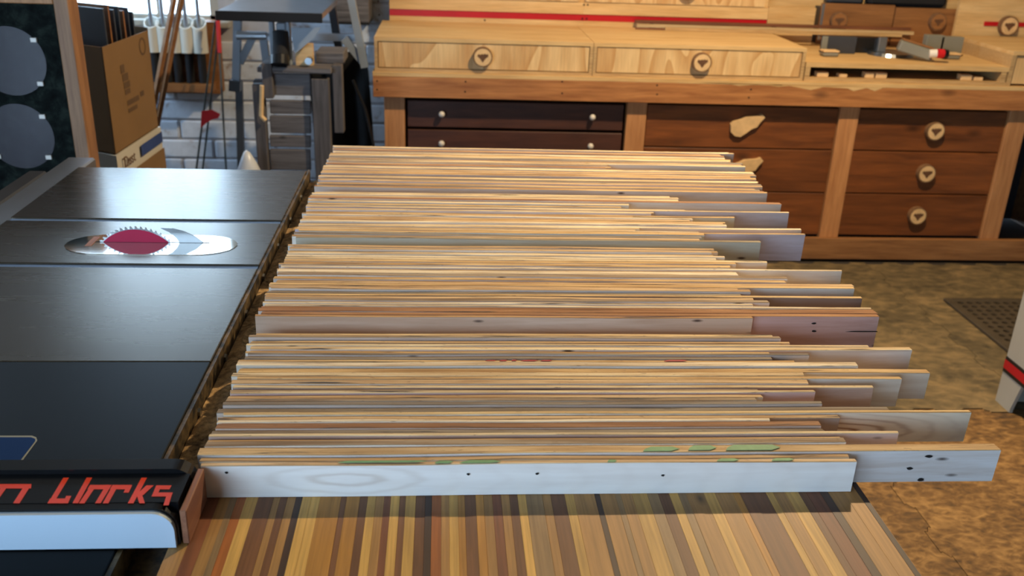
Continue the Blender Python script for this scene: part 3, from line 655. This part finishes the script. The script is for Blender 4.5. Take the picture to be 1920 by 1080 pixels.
# right-hand unit
ru = thing('drawer_unit', (2.8, 4.3, PZ0), 'plywood drawer unit at the right edge of the picture beside the mitre deck', 'drawer unit', 'plywood drawer units on the workbench')
rz = PZ1+.01
box('unit_side', (mx1+.001, BY-.03, PZ0), (mx1+.019, 4.55, rz-.016), M['ply_edge'], ru); box('unit_top', (mx1+.001, BY-.03, rz-.016), (BXR, 4.55, rz), M['ply'], ru)
box('drawer_front', (mx1+.022, BY-.02, PZ0+.01), (BXR-.02, BY+.2, rz-.02), M['ply_face'], ru)
rp = thing('track_fence', (2.9, 4.62, rz), 'plywood back panel with red track and round emblem at the far right', 'fence')
RPY = 4.57
rpb = box('panel', (oy(1795, 30, RPY).x, RPY, PZ0), (3.4, RPY+.02, 1.5), M['ply'], rp)
box('red_track', (oy(1845, 43, RPY).x, RPY-.006, oy(1845, 48, RPY).z), (3.4, RPY-.0005, oy(1845, 40, RPY).z), M['red'], rp)
kz = oy(1892, 50, RPY-.03); kz.y = RPY-.007; kz.z = max(kz.z, rz+.05); slice_knob(kz, .046, rpb)
# two brown boxes behind the mitre saw
for k, (pa, pb, knob, lab) in enumerate((((1542, 8), (1672, 58), (1570, 38), 'brown box front with a round emblem and metal edge, left behind the mitre saw'), ((1682, 10), (1797, 62), (1755, 40), 'brown box front with a round emblem, right behind the mitre saw'))):
    Yk = 4.605; a_, b_ = oy(*pa, Yk), oy(*pb, Yk)
    t = thing('hood_box', ((a_.x+b_.x)/2, Yk+.05, dzk), lab, 'box', 'boxes behind the mitre saw')
    f_ = box('front', (a_.x, Yk, dzk+.001), (b_.x-.004, Yk+.016, oy(1610, 8, Yk).z-.01*k), M['box_brown'], t, .001)
    box('body', (a_.x+.004, Yk+.017, dzk+.001), (b_.x-.012, Yk+.095, oy(1610, 8, Yk).z-.02), M['dark_grey'], t)
    e_ = a_.x+.001 if k == 0 else b_.x-.016
    box('metal_edge', (e_, Yk-.003, dzk+.02), (e_+.012, Yk-.0005, oy(1610, 9, Yk).z-.01*k), M['alu'], t)
    slice_knob(oy(*knob, Yk), .041, f_, 'box_brown')
# mitre saw
sawm = thing('mitre_saw', (2.0, 4.25, dzk), 'grey mitre saw with dark fence, tilted housing and red-black knob', 'mitre saw')
Y4 = 4.30
def zone(nm, a_, b_, y, th, m_, z0=None, bev=.002):
    A, B = oy(*a_, y), oy(*b_, y); lo = min(A.z, B.z) if z0 is None else z0
    return box(nm, (min(A.x, B.x), y, max(lo, dzk+.0005)), (max(A.x, B.x), y+th, max(A.z, B.z)), M[m_], sawm, bev)
zone('rear_fence', (1545, 68), (1603, 100), Y4, .03, 'dark_grey', dzk)
zone('fence_edge', (1543, 68), (1549, 101), Y4-.006, .005, 'grey_warm', dzk)
zone('rear_fence', (1608, 70), (1650, 98), Y4+.04, .03, 'black', dzk)
zone('fence_edge', (1650, 70), (1660, 98), Y4+.02, .02, 'alu', dzk)
zone('right_fence', (1740, 66), (1766, 100), Y4-.02, .04, 'grey_warm', dzk)
zone('right_fence', (1767, 69), (1802, 103), Y4-.02, .04, 'grey_warm', dzk)
bm = bmesh.new(); c_ = oz(1672, 104, dzk); add_cyl(bm, c_+Vector((0, .02, .0008)), c_+Vector((0, .02, .014)), .105, .098, 32)
from_bm('turntable', bm, M['steel'], sawm)
hc = oy(1716, 93, 4.16); Rm = Matrix.Rotation(math.radians(-16), 3, 'Z') @ Matrix.Rotation(math.radians(14), 3, 'Y')
box('housing', hc-Vector((.075, .03, .026)), hc+Vector((.075, .03, .022)), M['grey_warm'], sawm, .006, Rm)
box('housing_cover', hc+Vector((-.06, -.028, .0225)), hc+Vector((.085, .045, .027)), M['box_brown'], sawm, .001, Rm)
kc = oy(1757, 100, 4.10); cyl('knob', kc+Vector((-.03, .01, -.004)), kc+Vector((.0, 0, 0)), .018, M['knob_white'], sawm); cyl('knob', kc, kc+Vector((.028, 0, -.002)), .020, M['flag'], sawm); cyl('knob', kc+Vector((.028, 0, -.002)), kc+Vector((.045, 0, -.004)), .022, M['black'], sawm)
for px, py, lab in ((1558, 107, 'small pale stop block left of the mitre saw'), (1786, 112, 'small pale stop block right of the mitre saw')):
    p = oz(px, py, dzk); t = thing('stop_block', (p.x, p.y+.03, dzk), lab, 'block', 'stop blocks'); 
    box('block_body', (p.x-.036, p.y, dzk+.0005), (p.x+.036, p.y+.05, dzk+.020), M['grey_warm'], t, .006); box('block_top', (p.x-.037, p.y-.001, dzk+.0205), (p.x+.037, p.y+.051, dzk+.028), M['slice'], t, .002)
# long sticks lying over the unit and the saw
for px0, px1, yo, z_, w_, th, m_, lab in ((1190, 1705, .020, .024, .024, .012, 'stick_dark', 'dark brown long strip lying rearmost on the drawer unit'), (1194, 1712, .050, .008, .020, .014, 'stick', 'pale long strip lying between dark and tan strips on the drawer unit'), (1247, 1690, .084, .001, .026, .012, 'ply_edge', 'tan long strip nearest the front edge of the drawer unit top'), (1192, 1244, .078, .001, .018, .006, 'stick_dark', 'short brown strip end poking out before the pale strip')):
    Y_ = PB-yo; A, B = oy(px0, 48, Y_), oy(px1, 62, Y_); A.z = B.z = PZ1+z_+th/2
    o = bar('wood_strip', A, B, w_, th, M[m_]); tag(o, lab, 'wood strip', 'long strips on the bench')
    if z_ > .001:
        for k in (.06, .5): 
            q_ = A.lerp(B, k); sp = box('spacer', (q_.x-.01, Y_-.008, PZ1+.0005), (q_.x+.01, Y_+.008, PZ1+z_), M['stick_dark'], o)

# ------------------------------------------------------------------ left background
# framed mottled panel with two clear discs
PY = 2.62; pc = oy(140, 314, PY)
pn = thing('framed_panel', (-1.3, PY, 0), 'dark mottled panel in a pine frame behind the saw, carrying clear discs', 'panel')
sx0, sx1 = oy(122, 160, PY).x, oy(149, 160, PY).x; ztop = oy(120, -4, PY).z; zr = oy(60, 7, PY).z
box('stile', (sx0, PY, 0), (sx1, PY+.07, ztop), M['pine'], pn, .002)
box('top_rail', (-1.72, PY, zr), (sx0-.0005, PY+.07, ztop), M['post'], pn, .002)
box('stile', (-1.78, PY, 0), (-1.7205, PY+.07, ztop), M['pine'], pn, .002)
box('mottled_board', (-1.7195, PY+.03, .02), (sx0-.001, PY+.045, zr-.001), M['granite'], pn)
for px, py, r, lab in ((20, 115, .092, 'upper clear round plastic disc clipped on the dark mottled panel'), (38, 256, .091, 'lower clear round plastic disc clipped on the dark mottled panel')):
    c_ = oy(px, py, PY+.026); t = thing('clear_disc', c_-Vector((0, 0, r)), lab, 'disc', 'clear discs on the panel')
    cyl('disc_plate', c_, c_+Vector((0, .003, 0)), r, M['disc'], t, n=40)
    for an in (40, 140, 220, 320):
        q_ = c_+Vector((math.cos(math.radians(an))*r*.98, -.003, math.sin(math.radians(an))*r*.98)); box('clip', q_-Vector((.008, .001, .006)), q_+Vector((.008, .0065, .006)), M['knob_white'], t, .001)
# cardboard boxes
k0 = oy(191, 89, 3.05); zt_ = k0.z
kR, kL = oz(277, 57, zt_), oz(150, 84, zt_)
zb = oy(225, 291, 3.05).z
d1, d2 = (kR-k0), (kL-k0); d1.z = d2.z = 0
nrm = Vector((d1.y, -d1.x, 0)).normalized(); 
dl = 0.30; d2 = d2.normalized()*dl
cen = k0+d1/2+d2/2
def slab(nm, a_, b_, z0, z1, th, inward, mat, par):
    pts = [Vector((a_.x, a_.y, z0)), Vector((b_.x, b_.y, z0)), Vector((b_.x, b_.y, z1)), Vector((a_.x, a_.y, z1))]
    return prism(nm, pts, inward.normalized()*th, mat, par)
cb = thing('cardboard_box', Vector((cen.x, cen.y, zb)), 'tall open brown cardboard box holding dark sheets', 'box')
c00, c10, c01, c11 = k0, k0+d1, k0+d2, k0+d1+d2
fr = slab('right_panel', c00, c10, zb+.002, zt_, .004, d2, M['card'], cb)
fl = slab('left_panel', c00+d2*.0, c01, zb+.002, zt_, .004, d1, M['card'], cb)
slab('back_panel', c10, c11, zb+.002, zt_+.01, .004, -d1, M['card'], cb); slab('back_panel', c01, c11, zb+.002, zt_+.01, .004, -d2, M['card'], cb)
prism('bottom', [Vector((c.x, c.y, zb+.002)) for c in (c00, c10, c11, c01)], (0, 0, .004), M['card'], cb)
u = d1.normalized(); nout = -(d2-d2.dot(u)*u).normalized()
def on_right(f, z): p = k0+d1*f; return Vector((p.x, p.y, z))+nout*.0008
def decal_right(nm, f0, f1, z0, z1, m_, par): return prism(nm, [on_right(f0, z0), on_right(f1, z0), on_right(f1, z1), on_right(f0, z1)], nout*.0004, m_, par)
hz = zt_-zb
for f0, f1, a_, b_ in ((.30, .38, .70, .78), (.32, .44, .62, .69), (.33, .46, .55, .61), (.34, .45, .49, .54), (.36, .62, .38, .43), (.36, .56, .31, .35), (.66, .74, .40, .45)): decal_right('print_mark', f0, f1, zb+hz*a_, zb+hz*b_, M['card_print'], fr)
rc = on_right(.83, zb+hz*.87); bm = bmesh.new(); n = 24
for i in range(n):
    t0, t1 = 2*PI*i/n, 2*PI*(i+1)/n
    add_prism(bm, [rc+u*math.cos(t)*r+Vector((0, 0, math.sin(t)*r)) for t, r in ((t0, .030), (t1, .030), (t1, .023), (t0, .023))], nout*.0004)
from_bm('print_ring', bm, M['card_print'], fr)
for i in range(7):
    f = .10+.11*i; a_ = k0+d1*(.12+f*.9)+d2*.08; b_ = k0+d1*(.12+f*.9)+d2*.92
    top_z = zt_+.105-.006*i+(.012 if i % 2 else 0)
    o = prism('dark_sheet', [Vector((a_.x, a_.y, zb+.007)), Vector((b_.x, b_.y, zb+.007)), Vector((b_.x, b_.y, top_z)), Vector((a_.x, a_.y, top_z))], u*.011, M['dark_grey'] if i % 3 != 1 else M['box_brown'])
    tag(o, f'upright sheet standing in the cardboard box, {ordinal(i+1)} from its near left side', 'sheet', 'sheets in the cardboard box')
lbx = thing('carton', Vector((cen.x, cen.y, 0)), 'white and blue printed carton underneath the brown cardboard box', 'box')
lp = [c00-d1*.02-d2*.02, c10+d1*.02-d2*.02, c11+d1*.02+d2*.02, c01-d1*.02+d2*.02]
prism('carton_body', [Vector((p.x, p.y, .0)) for p in lp], (0, 0, zb), M['white_card'], lbx)
decal_right('blue_panel', .46, .98, zb-.052, zb-.014, M['blue_print'], lbx).location += nout*.012
decal_right('brown_band', .0, 1.0, zb-.20, zb-.075, M['card'], lbx).location += nout*.012
decal_right('blue_panel', .2, .98, zb-.40, zb-.21, M['blue_print'], lbx).location += nout*.012
tp = on_right(.06, zb-.050)+nout*.0125; text_mesh('lettering', 'Dust', .052, M['burn'], lbx, tp, (PI/2, 0, math.atan2(u.y, u.x)))
# tube rack on the wall
RY = 4.55
rk = thing('tube_rack', (-1.2, RY+.1, 1.0), 'row of cream plastic tubes cut at a slant, mounted below the window', 'rack')
xs5 = [282, 304, 324, 347, 371]
ZT, ZB_ = oy(345, 36, RY).z, oy(345, 101, RY).z
box('back_board', (oy(262, 60, RY).x, RY+.085, ZB_-.20), (oy(396, 60, RY).x, YB-.016, ZT-.02), M['box_brown'], rk)
tubes = []
for px in xs5:
    cx_ = oy(px, 80, RY).x; ro, ri, n = .034, .029, 24; bm = bmesh.new(); ringv = []
    for r_ in (ro, ri):
        lo_ = [bm.verts.new((cx_+r_*math.cos(2*PI*i/n), RY+.045+r_*math.sin(2*PI*i/n), ZB_)) for i in range(n)]
        hi_ = [bm.verts.new((cx_+r_*math.cos(2*PI*i/n), RY+.045+r_*math.sin(2*PI*i/n), ZT-.045+1.25*(r_*math.sin(2*PI*i/n)+ro)*.55)) for i in range(n)]
        ringv.append((lo_, hi_))
    (lo1, hi1), (lo2, hi2) = ringv
    for i in range(n):
        j = (i+1) % n
        for qd in ((lo1[i], lo1[j], hi1[j], hi1[i]), (lo2[j], lo2[i], hi2[i], hi2[j]), (hi1[i], hi1[j], hi2[j], hi2[i]), (lo1[j], lo1[i], lo2[i], lo2[j])): bm.faces.new(qd)
    from_bm('tube', bm, M['pvc'], rk); tubes.append(cx_)
zsh = oy(345, 172, RY).z
box('shelf_rail', (oy(296, 165, RY).x, RY-.01, zsh), (oy(398, 165, RY).x, RY+.12, zsh+.035), M['box_brown'], rk)
for i, cx_ in enumerate(tubes):
    t = thing('bar_clamp', (cx_, RY+.045, zsh+.036), f'steel bar with dark handle standing in a cream tube, {ordinal(i+1)} from the left', 'clamp', 'bars in the tube rack')
    cyl('handle', (cx_, RY+.045, zsh+.0365), (cx_, RY+.045, ZB_+.02), .019, M['tarp'], t); cyl('bar', (cx_, RY+.045, ZB_+.02), (cx_, RY+.045, ZT+random.uniform(.10, .3)), .009, M['alu'], t)
# two leaning sticks and the marker rods
for (pa, pb, lab) in (((328, -12), (292, 176), 'left of two brown sticks leaning before the tube rack'), ((342, -12), (305, 178), 'right of two brown sticks leaning before the tube rack')):
    A, B = oy(*pa, 4.40), oy(*pb, 4.30); D_ = (B-A)/(B.z-A.z); A2 = A; B2 = B-D_*(B.z-.001)
    o = bar('leaning_stick', A2, B2, .022, .018, M['box_brown']); tag(o, lab, 'stick', 'leaning sticks')
for pa, pb, lab in (((404, 40), (368, 318), 'leftmost thin dark rod leaning by the painted brick wall, with red flag'), ((410, 60), (380, 318), 'middle thin dark rod leaning by the painted brick wall'), ((408, 30), (424, 318), 'rightmost thin dark rod leaning by the painted brick wall, red tip')):
    A, B = oy(*pa, 4.48), oy(*pb, 4.25); D_ = (B-A)/(B.z-A.z); B2 = B-D_*(B.z-.001)
    t = thing('marker_rod', B2, lab, 'rod', 'marker rods'); cyl('rod', B2, A, .0045, M['green_rod'], t, n=8)
    if 'flag' in lab:
        fp = [(378, 208), (398, 206), (413, 214), (409, 222), (398, 224), (388, 230), (376, 240)]; prism('flag', [oy(x, y, 4.30) for x, y in fp], (0, .002, 0), M['flag'], t)
    if 'tip' in lab: cyl('red_tip', A, A+(B2-A)*.16, .010, M['flag'], t, n=8)
# weathered stand of grey boards
WY = 3.55
st = thing('wooden_stand', (-.55, WY+.18, 0), 'weathered grey stand of old boards behind the saw', 'stand')
def wbx(nm, a_, b_, y, th, m_, z0=None):
    A, B = oy(*a_, y), oy(*b_, y); return box(nm, (A.x, y, B.z if z0 is None else z0), (B.x, y+th, A.z), M[m_], st, .003)
wbx('post', (472, 158), (503, 300), WY, .04, 'weathered_v', 0); wbx('post', (583, 148), (622, 300), WY, .04, 'weathered_v', 0)
wbx('corner_post', (489, 119), (513, 185), WY-.012, .03, 'weathered_v')
for a_, b_ in (((508, 138), (583, 180)), ((505, 188), (583, 215)), ((505, 217), (583, 251)), ((505, 254), (583, 277)), ((505, 280), (583, 320))): wbx('slat', a_, b_, WY+.02, .02, 'weathered')
for z_ in (.05, .17, .29): box('slat', (oy(505, 300, WY).x, WY+.02, z_), (oy(583, 300, WY).x, WY+.04, z_+.1), M['weathered'], st, .003)
for px in (474, 592): wbx('rear_post', (px, 150), (px+28, 300), WY+.34, .04, 'weathered_v', 0)
A, B = oy(484, 160, WY), oy(622, 150, WY); ztp = oy(550, 137, WY).z
box('top_board', (A.x, WY-.005, ztp), (B.x, WY+.40, ztp+.02), M['weathered'], st, .003)
wbx('side_block', (622, 122), (645, 250), WY+.03, .05, 'weathered_v')
lt = [oy(491, 160, WY-.018), oy(490, 218, WY-.018)]
o = tube('hooked_stick', [lt[0], lt[1], oy(498, 226, WY-.018)], .008, M['stick_dark']); o.data.materials.clear(); o.data.materials.append(M['slice']); tag(o, 'small pale stick hooked on the front of the grey wooden stand', 'stick')
# machine on the stand
bmch = thing('bench_machine', (-.5, WY+.15, ztp+.02), 'grey machine with a dark-edged steel table on the weathered stand', 'machine')
MY = 3.5
def mb(nm, a_, b_, y, th, m_, bev=.003):
    A, B = oy(*a_, y), oy(*b_, y); return box(nm, (A.x, y, B.z), (B.x, y+th, A.z), M[m_], bmch, bev)
e0, e1 = oy(403, 24, MY), oy(604, 40, MY); e0.z, e1.z = oy(500, 23, MY).z, oy(500, 41, MY).z
box('table_edge', (e0.x, MY, e1.z), (e1.x, MY+.012, e0.z), M['tarp'], bmch, .002)
box('machine_table', (e0.x+.006, MY+.0125, e1.z+.012), (e1.x, MY+.52, e0.z), M['steel'], bmch, .002)
zr0 = ztp+.0205
for a_, b_ in (((503, 43), (517, 130)), ((535, 43), (547, 130))): 
    A, B = oy(*a_, MY+.08), oy(*b_, MY+.08); box('trunnion_arm', (A.x, MY+.08, zr0), (B.x, MY+.12, e1.z+.012), M['grey_paint'], bmch, .003)
A, B = oy(517, 43, MY+.08), oy(535, 58, MY+.08); box('trunnion_bridge', (A.x, MY+.08, B.z), (B.x, MY+.12, A.z), M['grey_paint'], bmch, .003)
mc = oy(524, 90, MY+.04); cyl('motor', mc+Vector((0, .01, -.052)), mc+Vector((0, .05, .05)), .030, M['tarp'], bmch, n=20)
mr = oy(524, 112, MY+.04); cyl('motor_cap', mr+Vector((0, .0, -.018)), mr+Vector((0, .012, .012)), .035, M['black'], bmch, n=20)
gp = [(545, 52), (601, 52), (588, 72), (553, 101)]; prism('gusset', [oy(x, y, MY+.06) for x, y in gp], (0, .006, 0), M['grey_paint'], bmch)
A, B = oy(553, 82, MY+.10), oy(588, 132, MY+.10); box('plywood_bracket', (A.x, MY+.10, zr0), (B.x, MY+.13, A.z), M['ply'], bmch)
hk = oy(578, 115, MY+.06); cyl('clamp_screw', hk, hk+Vector((.0, .04, 0)), .013, M['steel'], bmch)
hl = [oy(600, 130, WY+.05), oy(640, 105, WY+.05)]
o = box('offcut', (oy(585, 128, WY).x, WY+.10, ztp+.0205), (oy(640, 128, WY).x, WY+.26, ztp+.062), M['weathered'], None, .004); tag(o, 'thick weathered offcut lying on the grey stand right of the machine', 'offcut')
# folding stand against the wall behind
fs = thing('folding_stand', (-.55, 4.2, 0), 'grey folding tool stand with splayed legs behind the machine', 'stand')
FY = 4.05
def fbar(nm, a_, b_, w_, m_, y=FY, t_=.03): return bar(nm, oy(*a_, y), oy(*b_, y), w_, t_, M[m_], fs)
lg = fbar('leg', (446, 30), (443, 152), .036, 'grey_paint'); fbar('rubber_foot', (442, 150), (441, 170), .052, 'black', FY-.005, .045)
fbar('brace', (473, 72), (450, 118), .020, 'grey_paint'); fbar('leg', (492, 60), (500, 118), .028, 'grey_paint', FY+.06)
tb = tube('cross_tube', [oy(444, 66, FY-.03), oy(500, 67, FY-.03)], .018, M['alu'], fs, 14)
fbar('leg', (657, -10), (684, 126), .036, 'grey_paint'); fbar('brace', (645, 72), (682, 118), .022, 'grey_paint')
fbar('cross_tube', (500, 68), (675, 70), .028, 'alu', FY+.05); fbar('leg', (620, 0), (640, 120), .03, 'dark_grey', FY+.08)
fbar('floor_post', (448, 150), (455, 420), .03, 'dark_grey', FY+.3); fbar('floor_post', (655, 120), (662, 420), .03, 'dark_grey', FY+.3)
# grey panel and dark cloth in the corner by the bench
A, B = oy(622, -5, 4.5), oy(700, 42, 4.5)
o = thing('wall_panel', ((A.x+B.x)/2, 4.6, B.z), 'dull grey panel hung on the wall left of the plywood cabinet', 'panel'); box('panel_sheet', (A.x, 4.5, B.z), (B.x-.02, YB-.015, 1.9), M['weathered'], o); box('panel_edge', (A.x, 4.495, B.z-.012), (B.x-.02, YB-.015, B.z-.0005), M['tarp'], o)
bm = bmesh.new(); V = []; nu, nv = 18, 14
for j in range(nv+1):
    for i in range(nu+1):
        f, g = i/nu, j/nv; x = -.62+.30*f+.04*g; z = .86*(1-g)+.0
        yv = 4.30+.03*math.sin(f*11+g*2)+.05*noise.noise((f*4, g*3, 2))-.12*g
        V.append(bm.verts.new((x-.04*(1-g)*(f-.5), yv, z+.03*noise.noise((f*5, 3, 1))*(g < .95)+.001)))
for j in range(nv):
    for i in range(nu): a_ = j*(nu+1)+i; bm.faces.new((V[a_], V[a_+1], V[a_+nu+2], V[a_+nu+1]))
bmesh.ops.solidify(bm, geom=bm.faces[:], thickness=.012)
o = from_bm('black_tarp', bm, M['tarp'], None, True); tag(o, 'black cloth hanging in folds left of the workbench', 'cloth')
o = tube('power_cord', [oy(x, y, 4.0) for x, y in ((662, 150), (672, 175), (685, 205), (692, 235), (700, 270), (704, 330))], .006, M['black']); tag(o, 'thin black cord hanging beside the dark cloth', 'cord')
# whitish plastic bag on the floor behind the saw
bt = oy(462, 281, 3.45); bm = bmesh.new()
bmesh.ops.create_icosphere(bm, subdivisions=3, radius=1, matrix=Matrix.Translation((bt.x, bt.y, bt.z/2)) @ Matrix.Diagonal((.055, .06, bt.z/2, 1)))
for v in bm.verts:
    k = 1+.35*noise.noise(v.co*14); v.co.x = bt.x+(v.co.x-bt.x)*k; v.co.y = bt.y+(v.co.y-bt.y)*k; v.co.z = max(.001, v.co.z)
o = from_bm('plastic_bag', bm, M['cloud'], None, True); tag(o, 'crumpled whitish plastic bag beside the grey wooden stand', 'bag')

# ------------------------------------------------------------------ right: perforated mat and machine foot
c0 = oz(1792, 559, .012); c1 = oz(1893, 657, .012); Lm = c0.y-c1.y+.25; pitch = .040
x0m, y1m = (c0.x+c1.x)/2-.03, c0.y
bm = bmesh.new(); nxm, nym = 20, int(Lm/pitch)
for i in range(nxm):
    for j in range(nym):
        ox_, oy_ = x0m+.03+i*pitch, y1m-.03-(j+1)*pitch; h = pitch/2; r_ = .0125
        oc = [(ox_, oy_), (ox_+h, oy_), (ox_+pitch, oy_), (ox_+pitch, oy_+h), (ox_+pitch, oy_+pitch), (ox_+h, oy_+pitch), (ox_, oy_+pitch), (ox_, oy_+h)]
        ic = [(ox_+h+r_*math.cos(t), oy_+h+r_*math.sin(t)) for t in [PI*5/4+k*PI/4 for k in range(8)]]
        a_ = [bm.verts.new((*p, .012)) for p in oc]; b_ = [bm.verts.new((*p, .012)) for p in ic]; e_ = [bm.verts.new((*p, .001)) for p in ic]
        for k in range(8):
            m_ = (k+1) % 8; bm.faces.new((a_[k], a_[m_], b_[m_], b_[k])); bm.faces.new((b_[k], b_[m_], e_[m_], e_[k]))
xe, ye = x0m+.03+nxm*pitch, y1m-.03-nym*pitch
pm = thing('rubber_mat', ((x0m+xe)/2, (y1m+ye)/2, 0), 'black perforated rubber mat on the floor at right', 'mat')
from_bm('perforated_sheet', bm, M['rubber'], pm)
bm = bmesh.new()
for lo, hi in (((x0m, ye-.03, .001), (x0m+.03, y1m, .014)), ((xe, ye-.03, .001), (xe+.03, y1m, .014)), ((x0m+.03, y1m-.03, .001), (xe, y1m, .014)), ((x0m+.03, ye-.03, .001), (xe, ye, .014))): add_box(bm, lo, hi, None, .003)
from_bm('mat_border', bm, M['rubber'], pm)
f0 = oz(1866, 750, 0.0); MXc = f0.x
wm = thing('machine_cabinet', (MXc+.25, f0.y-.2, 0), 'white machine cabinet with a red and black stripe at the right edge', 'machine')
s0, s1, s2, s3 = ox(1889, 672, MXc).z, ox(1886, 680, MXc).z, 0, 0
yf = f0.y; yn = yf-.62
p_b = ox(1885, 772, MXc)
# side facing left, with an arched cut-out at the bottom
co = yf-.085
pts = [Vector((MXc, yf, 0)), Vector((MXc, yf, .75)), Vector((MXc, yn, .75)), Vector((MXc, yn, 0)), Vector((MXc, yn+.10, 0)), Vector((MXc, yn+.14, .15)), Vector((MXc, co-.035, .15)), Vector((MXc, co, .012)), Vector((MXc, co, 0))]
prism('side_panel', pts, (.012, 0, 0), M['white_paint'], wm)
box('back_panel', (MXc+.0125, yf-.012, 0), (MXc+.5, yf, .75), M['white_paint'], wm); box('front_panel', (MXc+.0125, yn, 0), (MXc+.5, yn+.012, .75), M['white_paint'], wm)
box('far_side', (MXc+.488, yn+.0125, 0), (MXc+.5, yf-.0125, .75), M['white_paint'], wm); box('cabinet_top', (MXc-.01, yn-.01, .751), (MXc+.51, yf+.01, .78), M['alu'], wm, .004)
zs = ox(1889, 668, MXc).z
box('black_stripe', (MXc-.002, yn, zs-.055), (MXc-.0002, yf, zs), M['black'], wm); box('red_stripe', (MXc-.003, yn, zs-.042), (MXc-.0022, yf, zs-.012), M['red'], wm)
